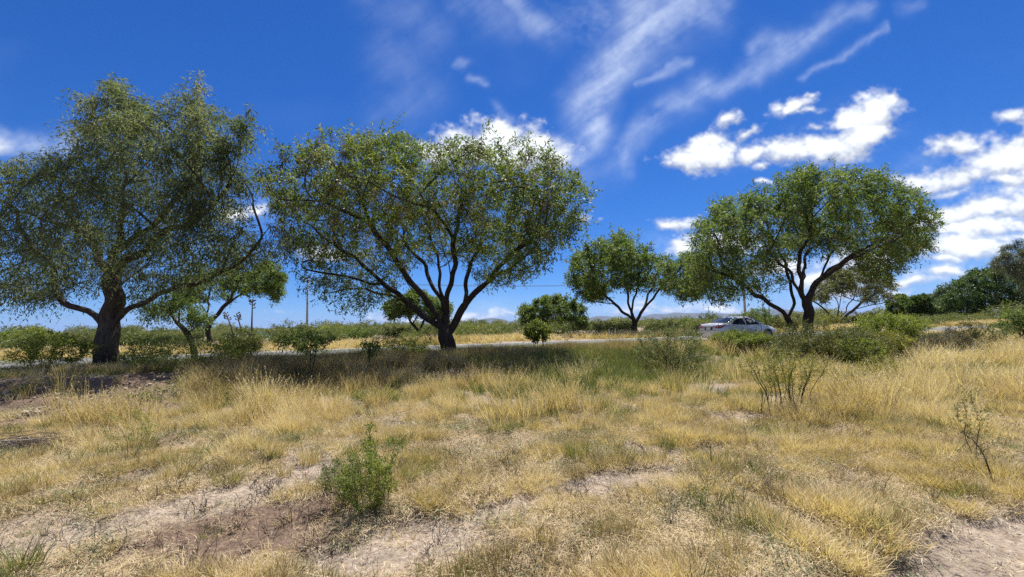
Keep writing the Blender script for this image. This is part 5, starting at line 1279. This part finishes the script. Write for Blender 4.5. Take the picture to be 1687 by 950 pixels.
        mr = MB(); mr.box((3.02, sg * .97, 1.02), (.16, .16, .11)); mr.box((3.06, sg * .87, .99), (.05, .10, .04)); q = mr.build('wing_mirror', paint, root); bv = q.modifiers.new('soften', 'BEVEL'); bv.width = .03; bv.segments = 2
        for xx in (1.72, 2.72): MB().box((xx, sg * .895, .80), (.17, .03, .028)).build('door_handle', chrome, root)
        for xx in (1.30, 2.05, 3.15):
            sm = MB().tube([(xx - (.10 if xx < 1.5 else 0), sg * .880, .34), (xx - (.05 if xx < 1.5 else 0), sg * .896, .60), (xx, sg * .884, .80), (xx + .01, sg * .862, .93)], .006, 4); sm.build('door_seam', black, root)
        MB().box((2.2, sg * .875, .27), (2.2, .03, .05)).build('sill_trim', black, root)
    MB().box((-.012, 0, .925), (.02, .70, .035)).build('trunk_garnish', chrome, root)
    MB().box((-.008, 0, .80), (.03, .62, .17)).build('plate_recess', black, root)
    MB().box((-.028, 0, .80), (.012, .34, .15)).build('license_plate', plate_m, root)
    MB().tube([(-.03, .045 * math.cos(a), .985 + .03 * math.sin(a)) for a in np.linspace(0, 6.28, 13)], .006, 5).build('badge', chrome, root)
    MB().tube([(.045, -.80, 1.0), (.03, -.45, 1.045), (.025, 0, 1.055), (.03, .45, 1.045), (.045, .80, 1.0)], .007, 5).build('trunk_seam', black, root)
    MB().tube([(.02, -.80, .70), (-.012, -.6, .68), (-.016, 0, .68), (-.012, .6, .68), (.02, .80, .70)], .006, 5).build('bumper_seam', black, root)
    MB().box((.085, 0, .30), (.10, 1.25, .13)).build('bumper_valance', black, root)
    for xx in (.92, 3.62):
        for sg in (-1, 1):
            ar = MB().tube([(xx + .37 * math.cos(a), sg * .885, .32 + .37 * math.sin(a)) for a in np.linspace(-.15, 3.29, 15)], .035, 6).build('wheel_arch', black, root)
            w = MB(); ks = 24; 
            ringp = [(.315, -.105), (.325, -.06), (.325, .06), (.315, .105), (.21, .11), (.21, -.11)]
            V = []; Fq = []
            for i in range(ks):
                a = i * 2 * math.pi / ks
                for r, yy in ringp: V.append((xx + r * math.cos(a), sg * .80 + yy, .325 + r * math.sin(a)))
            for i in range(ks):
                for j in range(6): Fq.append((i * 6 + j, i * 6 + (j + 1) % 6, ((i + 1) % ks) * 6 + (j + 1) % 6, ((i + 1) % ks) * 6 + j))
            ty = MB().add(V, Fq).build('tyre', rubber, root)
            rm = MB()
            for i in range(5):
                a = i * 2 * math.pi / 5; rm.tube([(xx, sg * .885, .325), (xx + .21 * math.cos(a), sg * .895, .325 + .21 * math.sin(a))], [.035, .028], 5)
            rm.tube([(xx + .205 * math.cos(a), sg * .893, .325 + .205 * math.sin(a)) for a in np.linspace(0, 6.283, 21)], .018, 5)
            rm.build('rim', alloy, ty)
    MB().tube([(.85, 0, 1.20), (.92, 0, 1.34), (1.3, 0, 1.50)], .0, 3) if False else None
    fin = MB().add([(1.34, -.02, 1.437), (1.34, .02, 1.437), (1.56, .012, 1.462), (1.56, -.012, 1.462), (1.36, 0, 1.50), (1.42, 0, 1.495)], [(0, 1, 4), (1, 2, 5, 4), (3, 0, 4, 5), (2, 3, 5)]).build('roof_aerial', paint, root)
build_car()

# ------------------------------------------------------------------ poles, wires, stakes, fence
conc = plain_mat('pole_concrete', (.42, .40, .36), .9, var=.2); woodp = plain_mat('grey_wood', (.16, .125, .095), .9, var=.35); wire_m = plain_mat('wire', (.04, .04, .042), .6); white_m = plain_mat('white_paint', (.78, .77, .73), .6, var=.12)
def pole(px, Y, h, r, mat, label, arm=True, name='utility_pole', group=None):
    b = P(px, 520, Y); b[2] = gz1(b[0], b[1]) - .05
    rt = empty(name, b, label, 'pole', group, math.atan2(RD[1], RD[0]))
    MB().tube([(0, 0, 0), (0, 0, h * .5), (0, 0, h)], [r * 1.25, r, r * .75], 10).build('post', mat, rt, True)
    if arm:
        MB().box((0, 0, h - .35), (.09, 1.5, .11)).build('crossarm', woodp if mat is woodp else conc, rt)
        for yy in (-.62, .0, .62):
            MB().tube([(0, yy, h - .30), (0, yy, h - .22), (0, yy, h - .14)], [.03, .055, .03], 8).build('insulator', white_m, rt)
    return b, h
gp = 'utility poles across the road'
pA = pole(506, 50, 7.2, .12, conc, 'pale concrete pole seen through hanging leaves left of the middle tree', group=gp)
pB = pole(1228, 62, 7.6, .16, conc, 'thick pale concrete pole rising behind the parked car', group=gp)
pC = pole(1268, 150, 7.0, .14, woodp, 'thin distant wooden pole right of the thick pale pole', group=gp)
pD = pole(1168, 190, 7.0, .14, woodp, 'thinnest far wooden pole left of the parked car roof', group=gp)
def wires(a, b, label):
    rt = empty('power_lines', a[0] + np.array([0, 0, a[1]]), label, 'power line')
    for yy in (-.62, .0, .62):
        off = np.array([RN[0] * yy, RN[1] * yy, -.14]); p = off; q = b[0] + np.array([0, 0, b[1]]) + off - (a[0] + np.array([0, 0, a[1]]))
        t = np.linspace(0, 1, 24)[:, None]; pts = p + (q - p) * t; pts[:, 2] -= 1.0 * 4 * (t * (1 - t))[:, 0]
        MB().tube(pts, .012, 4).build('wire', wire_m, rt)
wires(pA, pB, 'three sagging wires strung between the two pale concrete poles')
for (px, lab) in ((1004, 'left one of two slender white stakes by the road edge'), (1014, 'right one of two slender white stakes by the road edge')):
    b = P(px, 560, 24.0 + (px - 1004) * .02); b[2] = gz1(b[0], b[1]) - .05
    o = MB().tube([(0, 0, 0), (.01, 0, .45), (0, 0, .95)], [.016, .015, .012], 6).build('marker_stake', white_m, None, True, b); tag(o, lab, 'stake', 'white stakes by the road')
fr = None; posts = [(1447, 66), (1462, 67), (1477, 68), (1492, 69), (1505, 70), (1523, 71), (1536, 72), (1545, 73), (1556, 74), (1571, 75), (1588, 76)]
p0 = P(1447, 525, 66); p0[2] = gz1(p0[0], p0[1])
fr = empty('wire_fence', p0, 'low wire fence on dark wooden posts before the far right trees', 'fence')
tops = []
for px, Y in posts:
    q = P(px, 525, Y); q[2] = gz1(q[0], q[1]); l = q - p0; h = 1.35 + .12 * random.random()
    MB().tube([l + np.array([0, 0, -.1]), l + np.array([.03, 0, h * .5]), l + np.array([random.uniform(-.06, .06), 0, h])], [.085, .08, .07], 6).build('fence_post', woodp, fr, True); tops.append(l)
for hz in (.45, .8, 1.15):
    MB().tube([l + np.array([0, 0, hz]) for l in tops], .012, 4).build('fence_wire', wire_m, fr)

# agaves with flower stalks
ag_m = leaf_mat('agave_leaf', [(0, (.13, .19, .15)), (.5, (.20, .27, .22)), (1, (.30, .36, .29))], .08, rough=.5)
stalk_m = bark_mat('agave_stalk', (.05, .04, .033), (.16, .13, .10), 20)
def agave(px, Y, rad_, label, stalk=0, lean=0, seed=0, group='agaves across the road'):
    g2 = np.random.default_rng(700 + seed); b = P(px, 530, Y); b[2] = gz1(b[0], b[1]) - .03
    rt = empty('agave', b, label, 'agave', group)
    for k in range(20):
        a = k * 2.4; e = .25 + 1.15 * (k / 20); d = np.array([math.cos(a) * math.cos(e), math.sin(a) * math.cos(e), math.sin(e)]); s = np.array([-math.sin(a), math.cos(a), 0]); u = np.cross(s, d) * -1
        Ln = rad_ * g2.uniform(.85, 1.1); V = []
        for t, w in ((0, .09), (.3, .12), (.6, .10), (.85, .05)):
            c = d * Ln * t + np.array([0, 0, -.06 * t * t]); V += [tuple(c - s * w * rad_ + u * .05 * rad_), tuple(c), tuple(c + s * w * rad_ + u * .05 * rad_)]
        V.append(tuple(d * Ln)); Fq = []
        for i in range(3):
            Fq += [(i * 3, i * 3 + 1, i * 3 + 4, i * 3 + 3), (i * 3 + 1, i * 3 + 2, i * 3 + 5, i * 3 + 4)]
        Fq += [(9, 10, 12), (10, 11, 12)]
        o = MB().add(V, Fq).build('leaf', ag_m, rt, True)
        at = o.data.attributes.new('rnd', 'FLOAT', 'POINT'); at.data.foreach_set('value', np.full(13, g2.random(), np.float32))
    if stalk:
        st = MB().tube([(0, 0, .2), (lean * .3, 0, stalk * .5), (lean, 0, stalk)], [.10, .075, .04], 8).build('flower_stalk', stalk_m, rt, True)
        fl = MB()
        for k in range(14):
            a = g2.random() * 6.28; z = stalk * g2.uniform(.72, 1.0); x = lean * z / stalk; fl.tube([(x, 0, z), (x + .25 * math.cos(a), .25 * math.sin(a), z + .1), (x + .32 * math.cos(a), .32 * math.sin(a), z + .18)], [.02, .05, .07], 5)
        fl.build('seed_head', stalk_m, st)
agave(415, 45, 1.5, 'grey-green agave below the tall straight dark flower stalk', 4.6, .0, 1)
agave(432, 46, 1.4, 'stalkless agave right of the tall stalk', 0, 0, 2)
agave(400, 47, 1.3, 'agave with a leaning flower stalk close left of the tall stalk', 3.2, -.7, 3)
agave(386, 49, 1.2, 'agave whose stalk leans furthest left', 3.3, -1.0, 4)
agave(450, 48, 1.2, 'small agave nearest the grey-green scrub bush', 0, 0, 5)

# roadside shelter half hidden at the far right
b = P(1703, 520, 78); b[2] = gz1(b[0], b[1])
sh = empty('roadside_shelter', b, 'small white flat-roofed shelter on pale posts under the far right trees', 'shelter', rz=math.atan2(RD[1], RD[0]))
for xx in (-2.6, 2.6):
    for yy in (-1.2, 1.2): MB().tube([(xx, yy, -.1), (xx, yy, 1.2), (xx, yy, 2.4)], .11, 8).build('post', white_m, sh, True)
rf = MB().box((0, 0, 2.48), (6.4, 3.2, .14)).build('roof', white_m, sh)
MB().box((0, 1.2, .55), (5.0, .12, 1.1)).build('back_wall', conc, sh)
b = P(1642, 525, 74); b[2] = gz1(b[0], b[1])
gpst = empty('gate_pillar', b, 'lone pale pillar on a block base under the dark domed tree', 'pillar')
MB().box((0, 0, .3), (.9, .9, .7)).build('base', conc, gpst); MB().box((0, 0, 1.3), (.42, .42, 1.32)).build('shaft', white_m, gpst); MB().box((0, 0, 2.02), (.56, .56, .12)).build('cap', white_m, gpst)

# ------------------------------------------------------------------ far mountains and the air
def mountains():
    ridge = [(-900, 0), (-300, 0), (200, 0), (560, .5), (640, 1), (690, 3), (740, 4.5), (775, 5), (800, 9), (822, 8), (845, 4), (880, 3), (930, 3), (955, 4), (978, 8), (1000, 8), (1020, 4.5), (1045, 6), (1062, 7), (1078, 10.5), (1095, 9), (1112, 11), (1135, 10), (1160, 9.5), (1185, 9.0), (1210, 7.5), (1235, 8), (1262, 12), (1282, 15), (1300, 12), (1325, 8), (1350, 7), (1380, 6), (1402, 9), (1430, 5), (1470, 6), (1520, 4), (1600, 5), (1700, 5), (2000, 6), (2600, 4)]
    xs = np.arange(-300, 2200, 4.0); D = 13500.0
    hp = np.interp(xs, [r[0] for r in ridge], [r[1] for r in ridge]) + (fbm(xs / 22, xs * 0, 4, 801) - .5) * 2.6
    hp = np.maximum(hp, .0)
    V = []; rows = [(-1500, 0), (-900, .25), (-450, .62), (0, 1.0), (600, .8), (1500, .3), (2600, 0)]
    for dy, f in rows:
        nz = (fbm(xs / 14 + dy * .01, xs * 0 + dy * .003, 4, 803) - .5)
        for x, h, n_ in zip(xs, hp, nz):
            p = P(x, 530, D); z = 1.12 * h * D / F * f * (1 + .7 * n_ * (f < 1)); V.append((p[0] * (1 + dy / D), D + dy, z - 3))
    n = len(xs); q = []
    for i in range(len(rows) - 1):
        for j in range(n - 1): q.append((i * n + j, i * n + j + 1, (i + 1) * n + j + 1, (i + 1) * n + j))
    mt = plain_mat('mountain_scrub', (.05, .054, .045), .95, var=.4, scale=.004)
    o = link('mountains', mesh_np('mountains', V, [np.array(q)], mt, smooth=True)); tag(o, 'low blue mountain ridge far beyond the plain', kind='structure')
mountains()
hz, nt, N, L = new_mat('thin_air'); pv = N('ShaderNodeVolumePrincipled'); pv.inputs['Color'].default_value = (.36, .54, 1.0, 1); pv.inputs['Density'].default_value = 2.3e-5; pv.inputs['Anisotropy'].default_value = .0
o_ = N('ShaderNodeOutputMaterial'); L(pv.outputs[0], o_.inputs['Volume'])
hb = MB().box((0, 9000, 199), (52000, 32000, 402)).build('haze', hz); tag(hb, 'thin blue distance haze over the plain', kind='stuff')
